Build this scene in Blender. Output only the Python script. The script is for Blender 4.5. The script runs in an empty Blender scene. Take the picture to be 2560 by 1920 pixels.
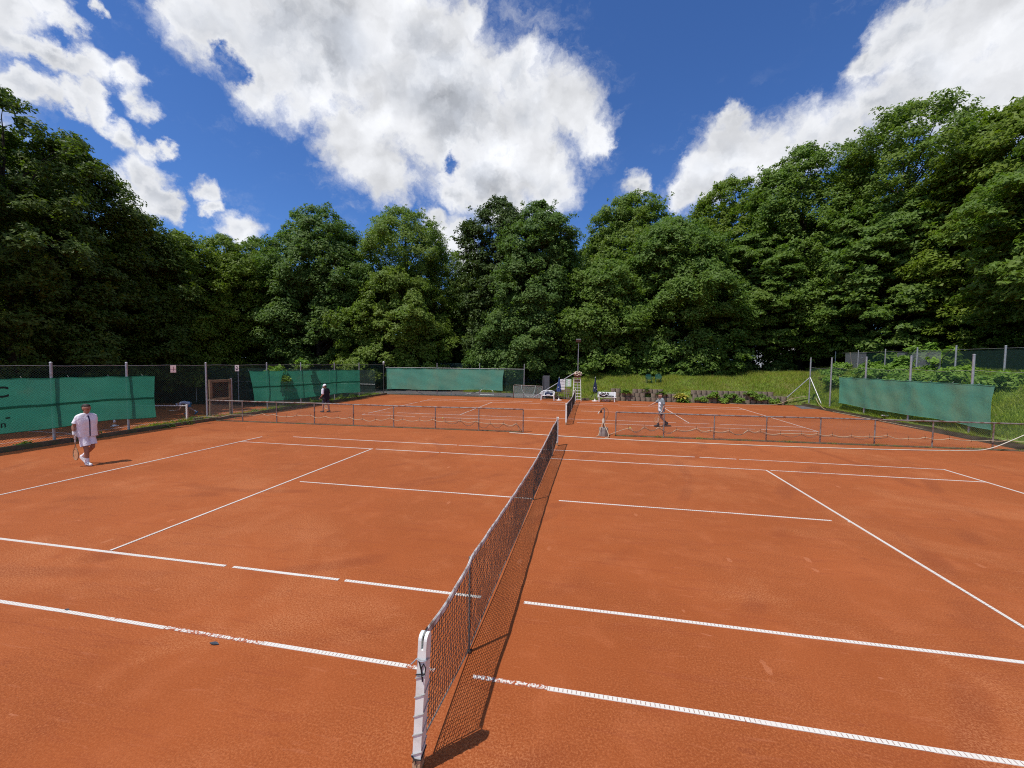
import bpy, bmesh, math, random
import numpy as np
from mathutils import Vector, Matrix, Quaternion

random.seed(7)
RNG = np.random.default_rng(11)
SC = bpy.context.scene
COL = SC.collection
R = math.radians
PI = math.pi

# ------------------------------------------------------------------ camera
YAW, PITCH, ROLL = -0.1891, -0.0514, 0.0111
CAM = Vector((1.2163, -3.8239, 3.1233))
FOCAL = 1034.79 / 2560 * 36
_f = Vector((math.sin(YAW) * math.cos(PITCH), math.cos(YAW) * math.cos(PITCH), math.sin(PITCH)))
_r = _f.cross(Vector((0, 0, 1))).normalized()
_u = _r.cross(_f)
_r2 = _r * math.cos(ROLL) + _u * math.sin(ROLL)
_u2 = -_r * math.sin(ROLL) + _u * math.cos(ROLL)
cd = bpy.data.cameras.new('camera')
cd.lens = FOCAL; cd.sensor_width = 36; cd.sensor_fit = 'HORIZONTAL'
cd.clip_start = 0.05; cd.clip_end = 2000
cam = bpy.data.objects.new('camera', cd)
cam.matrix_world = Matrix(((_r2.x, _u2.x, -_f.x, CAM.x), (_r2.y, _u2.y, -_f.y, CAM.y), (_r2.z, _u2.z, -_f.z, CAM.z), (0, 0, 0, 1)))
COL.objects.link(cam)
SC.camera = cam

# ------------------------------------------------------------------ light
SUN_EL, SHADOW_AZ = R(63.5), R(47)
SUN_STRENGTH, SKY_STRENGTH = 4.0, 0.085
LIGHT = Vector((math.cos(SUN_EL) * math.cos(SHADOW_AZ), math.cos(SUN_EL) * math.sin(SHADOW_AZ), -math.sin(SUN_EL)))
sl = bpy.data.lights.new('sun', 'SUN')
sl.energy = SUN_STRENGTH; sl.angle = R(0.53); sl.color = (1.0, 0.955, 0.89)
so = bpy.data.objects.new('sun', sl)
so.rotation_euler = LIGHT.to_track_quat('-Z', 'Y').to_euler()
so.location = (-20, -20, 40)
COL.objects.link(so)

vs = SC.view_settings
vs.view_transform = 'Standard'; vs.look = 'None'; vs.exposure = 0.0; vs.gamma = 1.0; vs.use_curve_mapping = False
cy = SC.cycles
cy.max_bounces = 6; cy.diffuse_bounces = 3; cy.glossy_bounces = 2; cy.transmission_bounces = 3
cy.transparent_max_bounces = 24; cy.caustics_reflective = False; cy.caustics_refractive = False
cy.use_denoising = False
cy.filter_width = 1.1
cy.sample_clamp_indirect = 4.0
try:
    cy.denoiser = 'OPENIMAGEDENOISE'; cy.denoising_prefilter = 'ACCURATE'
except Exception:
    pass


class NT:
    """small helper round a node tree"""
    def __init__(s, tree):
        s.t = tree; s.n = tree.nodes; s.l = tree.links
    def node(s, typ, **kw):
        n = s.n.new(typ)
        for k, v in kw.items():
            setattr(n, k, v)
        return n
    def put(s, sock, v):
        if v is None:
            return
        if hasattr(v, 'is_output') or isinstance(v, bpy.types.NodeSocket):
            s.l.new(v, sock)
        else:
            sock.default_value = v
    def math(s, op, a, b=None, c=None, clamp=False):
        n = s.n.new('ShaderNodeMath'); n.operation = op; n.use_clamp = clamp
        s.put(n.inputs[0], a); s.put(n.inputs[1], b); s.put(n.inputs[2], c)
        return n.outputs[0]
    def vmath(s, op, a, b=None):
        n = s.n.new('ShaderNodeVectorMath'); n.operation = op
        s.put(n.inputs[0], a)
        if b is not None:
            s.put(n.inputs[1], b)
        return n.outputs[1] if op in ('DISTANCE', 'DOT_PRODUCT', 'LENGTH') else n.outputs[0]
    def scale(s, a, f):
        n = s.n.new('ShaderNodeVectorMath'); n.operation = 'SCALE'
        s.put(n.inputs[0], a); s.put(n.inputs[3], f)
        return n.outputs[0]
    def noise(s, vec, scale, detail=4, rough=0.5, dist=0.0, color=False, lac=2.0):
        n = s.n.new('ShaderNodeTexNoise')
        s.put(n.inputs['Vector'], vec)
        n.inputs['Scale'].default_value = scale; n.inputs['Detail'].default_value = detail
        n.inputs['Roughness'].default_value = rough; n.inputs['Distortion'].default_value = dist
        n.inputs['Lacunarity'].default_value = lac
        return n.outputs['Color' if color else 'Fac']
    def ramp(s, fac, lo, hi, smooth=True):
        n = s.n.new('ShaderNodeMapRange')
        n.interpolation_type = 'SMOOTHSTEP' if smooth else 'LINEAR'
        s.put(n.inputs['Value'], fac)
        n.inputs['From Min'].default_value = lo; n.inputs['From Max'].default_value = hi
        return n.outputs['Result']
    def maprange(s, fac, a, b, c, d):
        n = s.n.new('ShaderNodeMapRange')
        s.put(n.inputs['Value'], fac)
        for k, v in (('From Min', a), ('From Max', b), ('To Min', c), ('To Max', d)):
            n.inputs[k].default_value = v
        return n.outputs['Result']
    def mix(s, fac, a, b, mode='MIX'):
        n = s.n.new('ShaderNodeMix'); n.data_type = 'RGBA'; n.blend_type = mode
        s.put(n.inputs[0], fac)
        for sock, v in ((n.inputs[6], a), (n.inputs[7], b)):
            if isinstance(v, (tuple, list)):
                v = tuple(v[:3]) + (1,)
            s.put(sock, v)
        return n.outputs[2]


# ------------------------------------------------------------------ sky with fair-weather clouds
def sky_dir(px, py):
    """unit direction of a point of the cloud map (the map's frame is the photograph's 2560 x 1920)"""
    d = _f + _r2 * ((px - 1280) / 1034.79) - _u2 * ((py - 960) / 1034.79)
    return d.normalized()

world = bpy.data.worlds.new('World')
SC.world = world
world.use_nodes = True
w = NT(world.node_tree)
w.n.clear()
out = w.node('ShaderNodeOutputWorld')
bg = w.node('ShaderNodeBackground')
bg.inputs['Strength'].default_value = SKY_STRENGTH
w.l.new(bg.outputs[0], out.inputs[0])
sky = w.node('ShaderNodeTexSky')
sky.sky_type = 'NISHITA'; sky.sun_disc = False
sky.sun_elevation = SUN_EL
sky.sun_rotation = math.atan2(-LIGHT.x, -LIGHT.y)
sky.altitude = 300; sky.air_density = 1.0; sky.dust_density = 0.25; sky.ozone_density = 3.0
tc = w.node('ShaderNodeTexCoord')
D = tc.outputs['Generated']
CLOUDS = [
    # the large cumulus over the middle
    (470, 20, 75), (560, 50, 120), (700, 60, 170), (640, 190, 75), (760, 180, 100), (545, 90, 60), (880, 110, 190), (1030, 90, 130),
    (860, 290, 60), (1000, 240, 170), (900, 370, 95), (960, 440, 72), (1110, 150, 120), (1160, 60, 62), (1150, 300, 190), (1310, 180, 75),
    (1330, 290, 120), (1440, 290, 78), (1500, 350, 55), (1330, 400, 100), (1200, 440, 100), (1130, 488, 50), (1260, 495, 62), (1380, 470, 62), (1540, 362, 26),
    # the ragged sheet at the left
    (40, 40, 70), (130, 30, 50), (20, 110, 50), (75, 140, 38), (130, 170, 32), (190, 195, 32), (250, 195, 42), (330, 205, 40), (230, 255, 30),
    (30, 215, 46), (100, 245, 36), (170, 265, 36), (240, 300, 36), (310, 345, 36), (380, 372, 30), (260, 36, 24), (185, 95, 38), (352, 278, 36), (420, 368, 22),
    (370, 430, 48), (330, 480, 55), (410, 490, 42), (440, 520, 30), (515, 474, 30), (530, 517, 26), (600, 575, 46),
    # low one behind the middle trees, and the bank at the right
    (1085, 570, 36), (1130, 600, 46), (1170, 650, 40), (1610, 458, 30), (1710, 490, 40), (1770, 450, 70), (1840, 380, 74), (1930, 400, 80), (1850, 300, 34),
    (2030, 340, 76), (2120, 310, 74), (2220, 260, 95), (2330, 190, 120), (2190, 150, 52), (2260, 90, 74), (2400, 80, 130), (2520, 40, 130), (2500, 210, 150), (2620, 130, 180),
    # beyond the frame: the same weather goes on all round
    (-300, 150, 210), (-560, 420, 220), (300, -700, 320), (1300, -420, 170), (3000, 200, 260), (2700, -800, 420), (3600, 420, 240), (-1400, 300, 380),
]
BEHIND = [(-0.6, -0.7, 0.42, .16), (-0.25, -0.9, 0.3, .13), (0.2, -0.85, 0.5, .17), (0.65, -0.7, 0.3, .15), (0.95, -0.3, 0.25, .12), (-0.95, -0.2, 0.5, .16),
          (0.1, -0.2, 0.97, .2), (0.85, -0.2, 0.6, .15)]
HOLES = [(585, 150, 34), (570, 120, 20), (1130, 414, 15), (95, 190, 26)]
warp = w.vmath('SUBTRACT', w.noise(D, 5.0, 5, 0.55, color=True), (0.5, 0.5, 0.5))
warp2 = w.vmath('SUBTRACT', w.noise(D, 34.0, 5, 0.65, color=True), (0.5, 0.5, 0.5))
DW = w.vmath('ADD', w.vmath('ADD', D, w.scale(warp, 0.10)), w.scale(warp2, 0.045))
field = None
def blob(c, rad):
    global field
    dist = w.vmath('DISTANCE', DW, tuple(c))
    val = w.math('MULTIPLY_ADD', dist, -1.0 / rad, 1.0)
    field = val if field is None else w.math('SMOOTH_MAX', field, val, 0.22)
for cx_, cy_, r_ in CLOUDS:
    c = sky_dir(cx_, cy_)
    rad = 0.25 * sum((sky_dir(cx_ + a * r_, cy_ + b * r_) - c).length for a, b in ((1, 0), (-1, 0), (0, 1), (0, -1)))
    blob(c, rad * 1.45)
for x_, y_, z_, r_ in BEHIND:
    blob(Vector((x_, y_, z_)).normalized(), r_ * 1.5)
for cx_, cy_, r_ in HOLES:
    c = sky_dir(cx_, cy_)
    rad = (sky_dir(cx_ + r_, cy_) - c).length
    dist = w.vmath('DISTANCE', DW, tuple(c))
    val = w.math('MULTIPLY_ADD', dist, 0.75 / (rad * 1.3), -0.40)
    field = w.math('SMOOTH_MIN', field, val, 0.3)
fb = w.noise(DW, 11.0, 9, 0.6)
fb2 = w.noise(DW, 30.0, 6, 0.62)
dens = w.math('ADD', w.math('MULTIPLY', field, 1.5), w.math('ADD', w.maprange(fb, 0.25, 0.75, -0.44, 0.44), w.maprange(fb2, 0.25, 0.75, -0.15, 0.15)))
wv = w.node('ShaderNodeMapping'); wv.inputs['Scale'].default_value = (1.0, 1.0, 2.6); wv.inputs['Rotation'].default_value = (0.2, 0.35, 0.5)
w.l.new(DW, wv.inputs['Vector'])
wisp = w.math('MULTIPLY', w.ramp(w.noise(wv.outputs[0], 7.0, 8, 0.66), 0.50, 0.82), w.ramp(field, -0.9, 0.3))
cover = w.math('MAXIMUM', w.ramp(dens, -0.06, 0.84), w.math('MULTIPLY', wisp, 0.55))
# cloud body: bright towards the sun side, grey where it is thick
sunv = -LIGHT
fb_s = w.noise(w.vmath('ADD', DW, tuple(sunv * 0.035)), 10.0, 3, 0.5)
lit = w.math('SUBTRACT', w.noise(DW, 10.0, 3, 0.5), fb_s)
thick = w.ramp(dens, 0.70, 1.55)
big = w.noise(D, 4.2, 4, 0.55)
grey = w.math('MULTIPLY', thick, w.ramp(big, 0.40, 0.62))
bright = w.math('ADD', w.math('MULTIPLY_ADD', grey, -0.30, 0.96), w.math('MULTIPLY', lit, 0.85))
bright = w.math('ADD', bright, w.maprange(fb2, 0.3, 0.7, -0.015, 0.015))
cmix = w.mix(grey, (0.985, 1.0, 1.03), (0.93, 0.98, 1.07))
ccol = w.vmath('SCALE', cmix)
ccol_node = ccol.node
w.l.new(w.math('MULTIPLY', w.math('MAXIMUM', bright, 0.25), 0.90 / SKY_STRENGTH), ccol_node.inputs[3])
skyc = w.mix(1.0, sky.outputs[0], (0.66, 1.02, 1.58), 'MULTIPLY')
w.l.new(w.mix(w.math('MULTIPLY', cover, 0.97), skyc, ccol), bg.inputs['Color'])

# ------------------------------------------------------------------ mesh helpers
class MB:
    """collects boxes, tubes and sheets; build() links them as one mesh object"""
    def __init__(s):
        s.v = []; s.f = []; s.uv = None
    def add(s, vs_, fs):
        k = len(s.v)
        s.v += [tuple(p) for p in vs_]
        s.f += [tuple(i + k for i in f) for f in fs]
        return s
    def box(s, c, size, rot=None, bev=0.0):
        hx, hy, hz = size[0] / 2, size[1] / 2, size[2] / 2
        b = min(bev, hx * .9, hy * .9, hz * .9)
        if b <= 0:
            P = [(x, y, z) for z in (-hz, hz) for y in (-hy, hy) for x in (-hx, hx)]
            F = [(0, 2, 3, 1), (4, 5, 7, 6), (0, 1, 5, 4), (2, 6, 7, 3), (0, 4, 6, 2), (1, 3, 7, 5)]
        else:
            P = []; F = []
            for z, k in ((-hz, b), (-hz + b, 0), (hz - b, 0), (hz, b)):
                P += [(-hx + k, -hy + k, z), (hx - k, -hy + k, z), (hx - k, hy - k, z), (-hx + k, hy - k, z)]
            for q_ in range(3):
                for i in range(4):
                    j = (i + 1) % 4
                    F.append((q_ * 4 + i, q_ * 4 + j, q_ * 4 + 4 + j, q_ * 4 + 4 + i))
            F += [(3, 2, 1, 0), (12, 13, 14, 15)]
        m = rot if rot is not None else Matrix.Identity(3)
        c = Vector(c)
        return s.add([c + m @ Vector(p) for p in P], F)
    def tube(s, pts, r, n=6, cap=True, r1=None):
        pts = [Vector(p) for p in pts]
        rs = r if isinstance(r, (list, tuple)) else [r + ((r1 if r1 is not None else r) - r) * i / max(1, len(pts) - 1) for i in range(len(pts))]
        V = []; F = []
        ref = None
        for i, p in enumerate(pts):
            t = (pts[min(i + 1, len(pts) - 1)] - pts[max(i - 1, 0)])
            if t.length < 1e-9: t = Vector((0, 0, 1))
            t.normalize()
            if ref is None:
                ref = Vector((0, 0, 1)) if abs(t.z) < .9 else Vector((1, 0, 0))
            a = t.cross(ref)
            if a.length < 1e-5: a = t.orthogonal()
            a.normalize(); b = t.cross(a); ref = b.cross(t) if False else ref
            for k in range(n):
                th = 2 * PI * k / n
                V.append(p + (a * math.cos(th) + b * math.sin(th)) * rs[i])
        for i in range(len(pts) - 1):
            for k in range(n):
                j = (k + 1) % n
                F.append((i * n + k, i * n + j, (i + 1) * n + j, (i + 1) * n + k))
        if cap:
            F.append(tuple(range(n))[::-1]); F.append(tuple((len(pts) - 1) * n + k for k in range(n)))
        return s.add(V, F)
    def lathe(s, prof, c=(0, 0, 0), n=16, axis=None):
        V = []; F = []
        c = Vector(c)
        m = Vector((0, 0, 1)).rotation_difference(Vector(axis)).to_matrix() if axis is not None else Matrix.Identity(3)
        for (r, z) in prof:
            for k in range(n):
                th = 2 * PI * k / n
                V.append(c + m @ Vector((r * math.cos(th), r * math.sin(th), z)))
        for i in range(len(prof) - 1):
            for k in range(n):
                j = (k + 1) % n
                F.append((i * n + k, i * n + j, (i + 1) * n + j, (i + 1) * n + k))
        F.append(tuple(range(n))[::-1]); F.append(tuple((len(prof) - 1) * n + k for k in range(n)))
        return s.add(V, F)
    def ball(s, c, r, n=12, m=8, sc=(1, 1, 1)):
        V = []; F = []
        for i in range(m + 1):
            ph = PI * i / m
            for k in range(n):
                th = 2 * PI * k / n
                V.append((c[0] + r * sc[0] * math.sin(ph) * math.cos(th), c[1] + r * sc[1] * math.sin(ph) * math.sin(th), c[2] + r * sc[2] * math.cos(ph)))
        for i in range(m):
            for k in range(n):
                j = (k + 1) % n
                F.append((i * n + k, (i + 1) * n + k, (i + 1) * n + j, i * n + j))
        return s.add(V, F)
    def grid(s, fn, nu, nv):
        V = [fn(i / nu, j / nv) for j in range(nv + 1) for i in range(nu + 1)]
        F = [(j * (nu + 1) + i, j * (nu + 1) + i + 1, (j + 1) * (nu + 1) + i + 1, (j + 1) * (nu + 1) + i) for j in range(nv) for i in range(nu)]
        return s.add(V, F)
    def slab(s, fn, nu, nv, off):
        """a sheet with thickness: fn gives the front face, off the vector to the back"""
        off = Vector(off); n1 = (nu + 1) * (nv + 1)
        V = [Vector(fn(i / nu, j / nv)) for j in range(nv + 1) for i in range(nu + 1)]
        idx = lambda i, j: j * (nu + 1) + i
        F = [(idx(i, j), idx(i + 1, j), idx(i + 1, j + 1), idx(i, j + 1)) for j in range(nv) for i in range(nu)]
        F += [tuple(k + n1 for k in f[::-1]) for f in F]
        V2 = V + [v + off for v in V]
        rim = [idx(i, 0) for i in range(nu + 1)] + [idx(nu, j) for j in range(1, nv + 1)] + [idx(i, nv) for i in range(nu - 1, -1, -1)] + [idx(0, j) for j in range(nv - 1, 0, -1)]
        for a, b in zip(rim, rim[1:] + rim[:1]):
            F.append((b, a, a + n1, b + n1))
        return s.add(V2, F)
    def mesh(s, name, smooth=False):
        me = bpy.data.meshes.new(name)
        me.from_pydata(s.v, [], s.f)
        if smooth:
            me.polygons.foreach_set('use_smooth', [True] * len(me.polygons))
        me.update()
        return me
    def build(s, name, mat, parent=None, smooth=False, loc=None):
        return obj(name, s.mesh(name, smooth), mat, parent, loc)

def obj(name, me, mat=None, parent=None, loc=None):
    o = bpy.data.objects.new(name, me)
    if mat is not None and len(me.materials) == 0:
        me.materials.append(mat)
    COL.objects.link(o)
    if parent is not None: o.parent = parent
    if loc is not None: o.location = loc
    return o
def tag(o, label=None, cat=None, group=None, kind=None):
    if label: o['label'] = label
    if cat: o['category'] = cat
    if group: o['group'] = group
    if kind: o['kind'] = kind
    return o
def thing(name, label, cat, loc=(0, 0, 0), rz=0.0, group=None):
    o = bpy.data.objects.new(name, None)
    o.empty_display_size = 0.2
    o.location = loc; o.rotation_euler = (0, 0, rz)
    COL.objects.link(o)
    return tag(o, label, cat, group)
def copy_thing(o, label=None, loc=None, rz=None):
    c = o.copy(); COL.objects.link(c)
    for ch in o.children:
        d = ch.copy(); COL.objects.link(d); d.parent = c
        for g in ch.children:
            e = g.copy(); COL.objects.link(e); e.parent = d
    if label: c['label'] = label
    if loc is not None: c.location = loc
    if rz is not None: c.rotation_euler = (0, 0, rz)
    return c
def fast_mesh(name, verts, faces_n, mat=None, smooth=False):
    """verts (N,3); faces_n (M,k) ints"""
    me = bpy.data.meshes.new(name)
    verts = np.ascontiguousarray(verts, dtype=np.float32); faces_n = np.ascontiguousarray(faces_n, dtype=np.int32)
    m, k = faces_n.shape
    me.vertices.add(len(verts)); me.vertices.foreach_set('co', verts.ravel())
    me.loops.add(m * k); me.loops.foreach_set('vertex_index', faces_n.ravel())
    me.polygons.add(m)
    me.polygons.foreach_set('loop_start', np.arange(0, m * k, k, dtype=np.int32))
    me.polygons.foreach_set('loop_total', np.full(m, k, dtype=np.int32))
    if smooth: me.polygons.foreach_set('use_smooth', np.ones(m, dtype=bool))
    me.update(calc_edges=True)
    if mat: me.materials.append(mat)
    return me

# ------------------------------------------------------------------ materials
def new_mat(name):
    m = bpy.data.materials.new(name); m.use_nodes = True
    t = NT(m.node_tree)
    b = [n for n in t.n if n.type == 'BSDF_PRINCIPLED'][0]
    return m, t, b
def M(name, col, rough=0.65, var=0.18, scale=8.0, bump=0.0, metal=0.0, dirt=None, dirt_amt=0.35, dirt_scale=3.0, spec=0.35, bscale=None):
    m, t, b = new_mat(name)
    co = t.node('ShaderNodeTexCoord').outputs['Object']
    n = t.noise(co, scale, 5, 0.6)
    lo = tuple(c * (1 - var) for c in col); hi = tuple(min(1, c * (1 + var)) for c in col)
    c = t.mix(t.ramp(n, 0.3, 0.7), lo, hi)
    if dirt is not None:
        d = t.ramp(t.noise(co, dirt_scale, 6, 0.65), 0.62 - dirt_amt * 0.4, 0.82 - dirt_amt * 0.3)
        c = t.mix(t.math('MULTIPLY', d, min(1, dirt_amt * 2)), c, dirt)
    t.l.new(c, b.inputs['Base Color'])
    b.inputs['Roughness'].default_value = rough; b.inputs['Metallic'].default_value = metal
    b.inputs['Specular IOR Level'].default_value = spec
    if bump:
        bp = t.node('ShaderNodeBump'); bp.inputs['Strength'].default_value = 0.6; bp.inputs['Distance'].default_value = bump
        t.l.new(t.noise(co, bscale or scale * 6, 4, 0.6), bp.inputs['Height']); t.l.new(bp.outputs[0], b.inputs['Normal'])
    return m

CLAY_A, CLAY_B, CLAY_C = (0.385, 0.096, 0.026), (0.318, 0.076, 0.019), (0.455, 0.132, 0.046)
def clay_mat():
    m, t, b = new_mat('red_clay')
    co = t.node('ShaderNodeTexCoord').outputs['Object']
    def mapped(sx, sy, rot):
        n = t.node('ShaderNodeMapping'); n.inputs['Scale'].default_value = (sx, sy, 1); n.inputs['Rotation'].default_value = (0, 0, rot)
        t.l.new(co, n.inputs['Vector']); return n.outputs[0]
    big = t.noise(co, 0.22, 5, 0.6, 0.6)
    mid = t.noise(co, 1.7, 6, 0.62, 0.3)
    c = t.mix(t.ramp(big, 0.32, 0.68), CLAY_B, CLAY_A)
    c = t.mix(t.math('MULTIPLY', t.ramp(mid, 0.48, 0.74), 0.45), c, CLAY_C)
    # drag-mat and slide streaks
    s1 = t.noise(mapped(0.35, 3.2, R(8)), 2.2, 5, 0.6, 0.8)
    c = t.mix(t.math('MULTIPLY', t.ramp(s1, 0.52, 0.68), 0.36), c, (0.275, 0.058, 0.020))
    s2 = t.noise(mapped(0.6, 5.0, R(-14)), 3.0, 4, 0.55, 0.5)
    c = t.mix(t.math('MULTIPLY', t.ramp(s2, 0.62, 0.72), 0.30), c, (0.50, 0.165, 0.075))
    # scuffs
    sc = t.noise(mapped(1.2, 3.4, R(22)), 3.1, 3, 0.5, 0.2)
    c = t.mix(t.math('MULTIPLY', t.ramp(sc, 0.72, 0.76), 0.45), c, (0.25, 0.055, 0.022))
    sd = t.noise(mapped(1.0, 4.5, R(-35)), 2.3, 3, 0.5, 0.2)
    c = t.mix(t.math('MULTIPLY', t.ramp(sd, 0.735, 0.765), 0.55), c, (0.55, 0.20, 0.10))
    # sweeps left by the drag mat and the odd turning mark
    for sc_, ph_, dist_, th_ in ((0.16, 0.0, 5.0, 0.90), (0.11, 2.1, 9.0, 0.93)):
        wt = t.node('ShaderNodeTexWave'); wt.wave_type = 'RINGS'; wt.rings_direction = 'Z'
        mp_ = t.node('ShaderNodeMapping'); mp_.inputs['Location'].default_value = (7.0 + ph_ * 3, -9.0 - ph_ * 5, 0); t.l.new(co, mp_.inputs['Vector'])
        t.l.new(mp_.outputs[0], wt.inputs['Vector']); wt.inputs['Scale'].default_value = sc_; wt.inputs['Distortion'].default_value = dist_
        wt.inputs['Detail'].default_value = 3; wt.inputs['Detail Scale'].default_value = 0.35; wt.inputs['Phase Offset'].default_value = ph_
        msk = t.ramp(t.noise(co, 0.35 + .1 * ph_, 3, 0.5), 0.50, 0.62)
        ln = t.math('MULTIPLY', t.ramp(wt.outputs['Fac'], th_, 1.0), msk)
        c = t.mix(t.math('MULTIPLY', ln, 0.5), c, (0.235, 0.050, 0.016))
    # footprints and ball marks
    vor = t.node('ShaderNodeTexVoronoi'); vor.feature = 'F1'; vor.inputs['Scale'].default_value = 1.15; t.l.new(mapped(1.0, 2.1, R(30)), vor.inputs['Vector'])
    bm1 = t.math('MULTIPLY', t.math('LESS_THAN', t.math('ADD', vor.outputs['Distance'], t.math('MULTIPLY', t.noise(co, 9, 3, 0.6), 0.10)), 0.135), t.ramp(t.noise(co, 0.6, 2, 0.5), 0.46, 0.56))
    c = t.mix(t.math('MULTIPLY', bm1, 0.45), c, (0.24, 0.052, 0.018))
    vor2 = t.node('ShaderNodeTexVoronoi'); vor2.feature = 'F1'; vor2.inputs['Scale'].default_value = 0.9; t.l.new(mapped(2.4, 1.0, R(-50)), vor2.inputs['Vector'])
    bm2 = t.math('MULTIPLY', t.math('LESS_THAN', t.math('ADD', vor2.outputs['Distance'], t.math('MULTIPLY', t.noise(co, 12, 3, 0.6), 0.12)), 0.145), t.ramp(t.noise(co, 0.5, 2, 0.5), 0.48, 0.58))
    c = t.mix(t.math('MULTIPLY', bm2, 0.55), c, (0.52, 0.18, 0.08))
    # grit, coarser in patches
    patch = t.ramp(t.noise(co, 0.55, 4, 0.55), 0.36, 0.60)
    g1 = t.noise(co, 52, 4, 0.78)
    g2 = t.noise(co, 120, 3, 0.7)
    gv = t.math('MULTIPLY', t.maprange(g1, 0.36, 0.64, -1, 1), t.maprange(patch, 0, 1, 0.45, 1.0))
    c = t.mix(t.math('MULTIPLY_ADD', gv, 0.42, 0.0, clamp=True), c, (0.60, 0.22, 0.085))
    c = t.mix(t.math('MULTIPLY_ADD', gv, -0.50, 0.0, clamp=True), c, (0.19, 0.042, 0.013))
    dry = t.math('MULTIPLY', t.ramp(t.noise(co, 0.33, 5, 0.65, 0.5), 0.50, 0.66), t.ramp(g1, 0.44, 0.60))
    c = t.mix(t.math('MULTIPLY', dry, 0.5), c, (0.58, 0.23, 0.095))
    fl = t.ramp(t.noise(co, 75, 1, 0.5), 0.80, 0.83)
    c = t.mix(t.math('MULTIPLY', fl, 0.5), c, (0.60, 0.36, 0.25))
    t.l.new(c, b.inputs['Base Color'])
    b.inputs['Roughness'].default_value = 0.93; b.inputs['Specular IOR Level'].default_value = 0.12
    b.inputs['Sheen Weight'].default_value = 0.26; b.inputs['Sheen Roughness'].default_value = 0.45; b.inputs['Sheen Tint'].default_value = (0.95, 0.46, 0.20, 1)
    h = t.math('MULTIPLY_ADD', g1, t.maprange(patch, 0, 1, 0.35, 1.0), t.math('MULTIPLY', g2, 0.45))
    h = t.math('ADD', h, t.math('MULTIPLY', mid, 0.8))
    bp = t.node('ShaderNodeBump'); bp.inputs['Strength'].default_value = 0.75; bp.inputs['Distance'].default_value = 0.010
    t.l.new(h, bp.inputs['Height']); t.l.new(bp.outputs[0], b.inputs['Normal'])
    return m
CLAY = clay_mat()

def line_mat(name='court_line_plastic', dust=0.5):
    m, t, b = new_mat(name)
    co = t.node('ShaderNodeTexCoord').outputs['Object']
    uv = t.node('ShaderNodeUVMap').outputs[0]
    sp = t.node('ShaderNodeSeparateXYZ'); t.l.new(uv, sp.inputs[0])
    u, v = sp.outputs[0], sp.outputs[1]
    fr = t.math('FRACT', t.math('DIVIDE', u, 0.042))
    groove = t.math('LESS_THAN', fr, 0.17)
    inner = t.math('MULTIPLY', t.math('GREATER_THAN', v, 0.14), t.math('LESS_THAN', v, 0.88))
    groove = t.math('MULTIPLY', groove, inner)
    gm = t.ramp(t.noise(co, 0.8, 3, 0.5), 0.34, 0.50)
    c = t.mix(t.math('MULTIPLY', groove, t.math('MULTIPLY', gm, 0.9)), (0.72, 0.68, 0.60), (0.30, 0.15, 0.10))
    c = t.mix(t.math('MULTIPLY', t.ramp(t.noise(co, 2.0, 5, 0.6), 0.45, 0.75), 0.30), c, (0.74, 0.60, 0.48))
    patch = t.ramp(t.noise(co, 0.55, 3, 0.5), 0.60, 0.72)
    edge = t.math('ABSOLUTE', t.math('SUBTRACT', v, 0.5))
    dn = t.math('ADD', t.noise(co, 34, 5, 0.72), t.math('MULTIPLY', edge, 0.16))
    cov = t.math('GREATER_THAN', t.math('ADD', dn, t.math('MULTIPLY', patch, 0.14 * dust * 2)), 0.715)
    c = t.mix(cov, c, (0.39, 0.10, 0.038))
    t.l.new(c, b.inputs['Base Color'])
    b.inputs['Roughness'].default_value = 0.6; b.inputs['Specular IOR Level'].default_value = 0.3
    bp = t.node('ShaderNodeBump'); bp.inputs['Strength'].default_value = 0.8; bp.inputs['Distance'].default_value = 0.004
    t.l.new(t.math('SUBTRACT', 1.0, groove), bp.inputs['Height']); t.l.new(bp.outputs[0], b.inputs['Normal'])
    return m
LINE = line_mat()
LINE_DUSTY = line_mat('dusty_court_line_plastic', 0.5)
for _n in LINE_DUSTY.node_tree.nodes:
    if _n.type == 'MATH' and _n.operation == 'GREATER_THAN' and abs(_n.inputs[1].default_value - 0.715) < 1e-4:
        _n.inputs[1].default_value = 0.545

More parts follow.
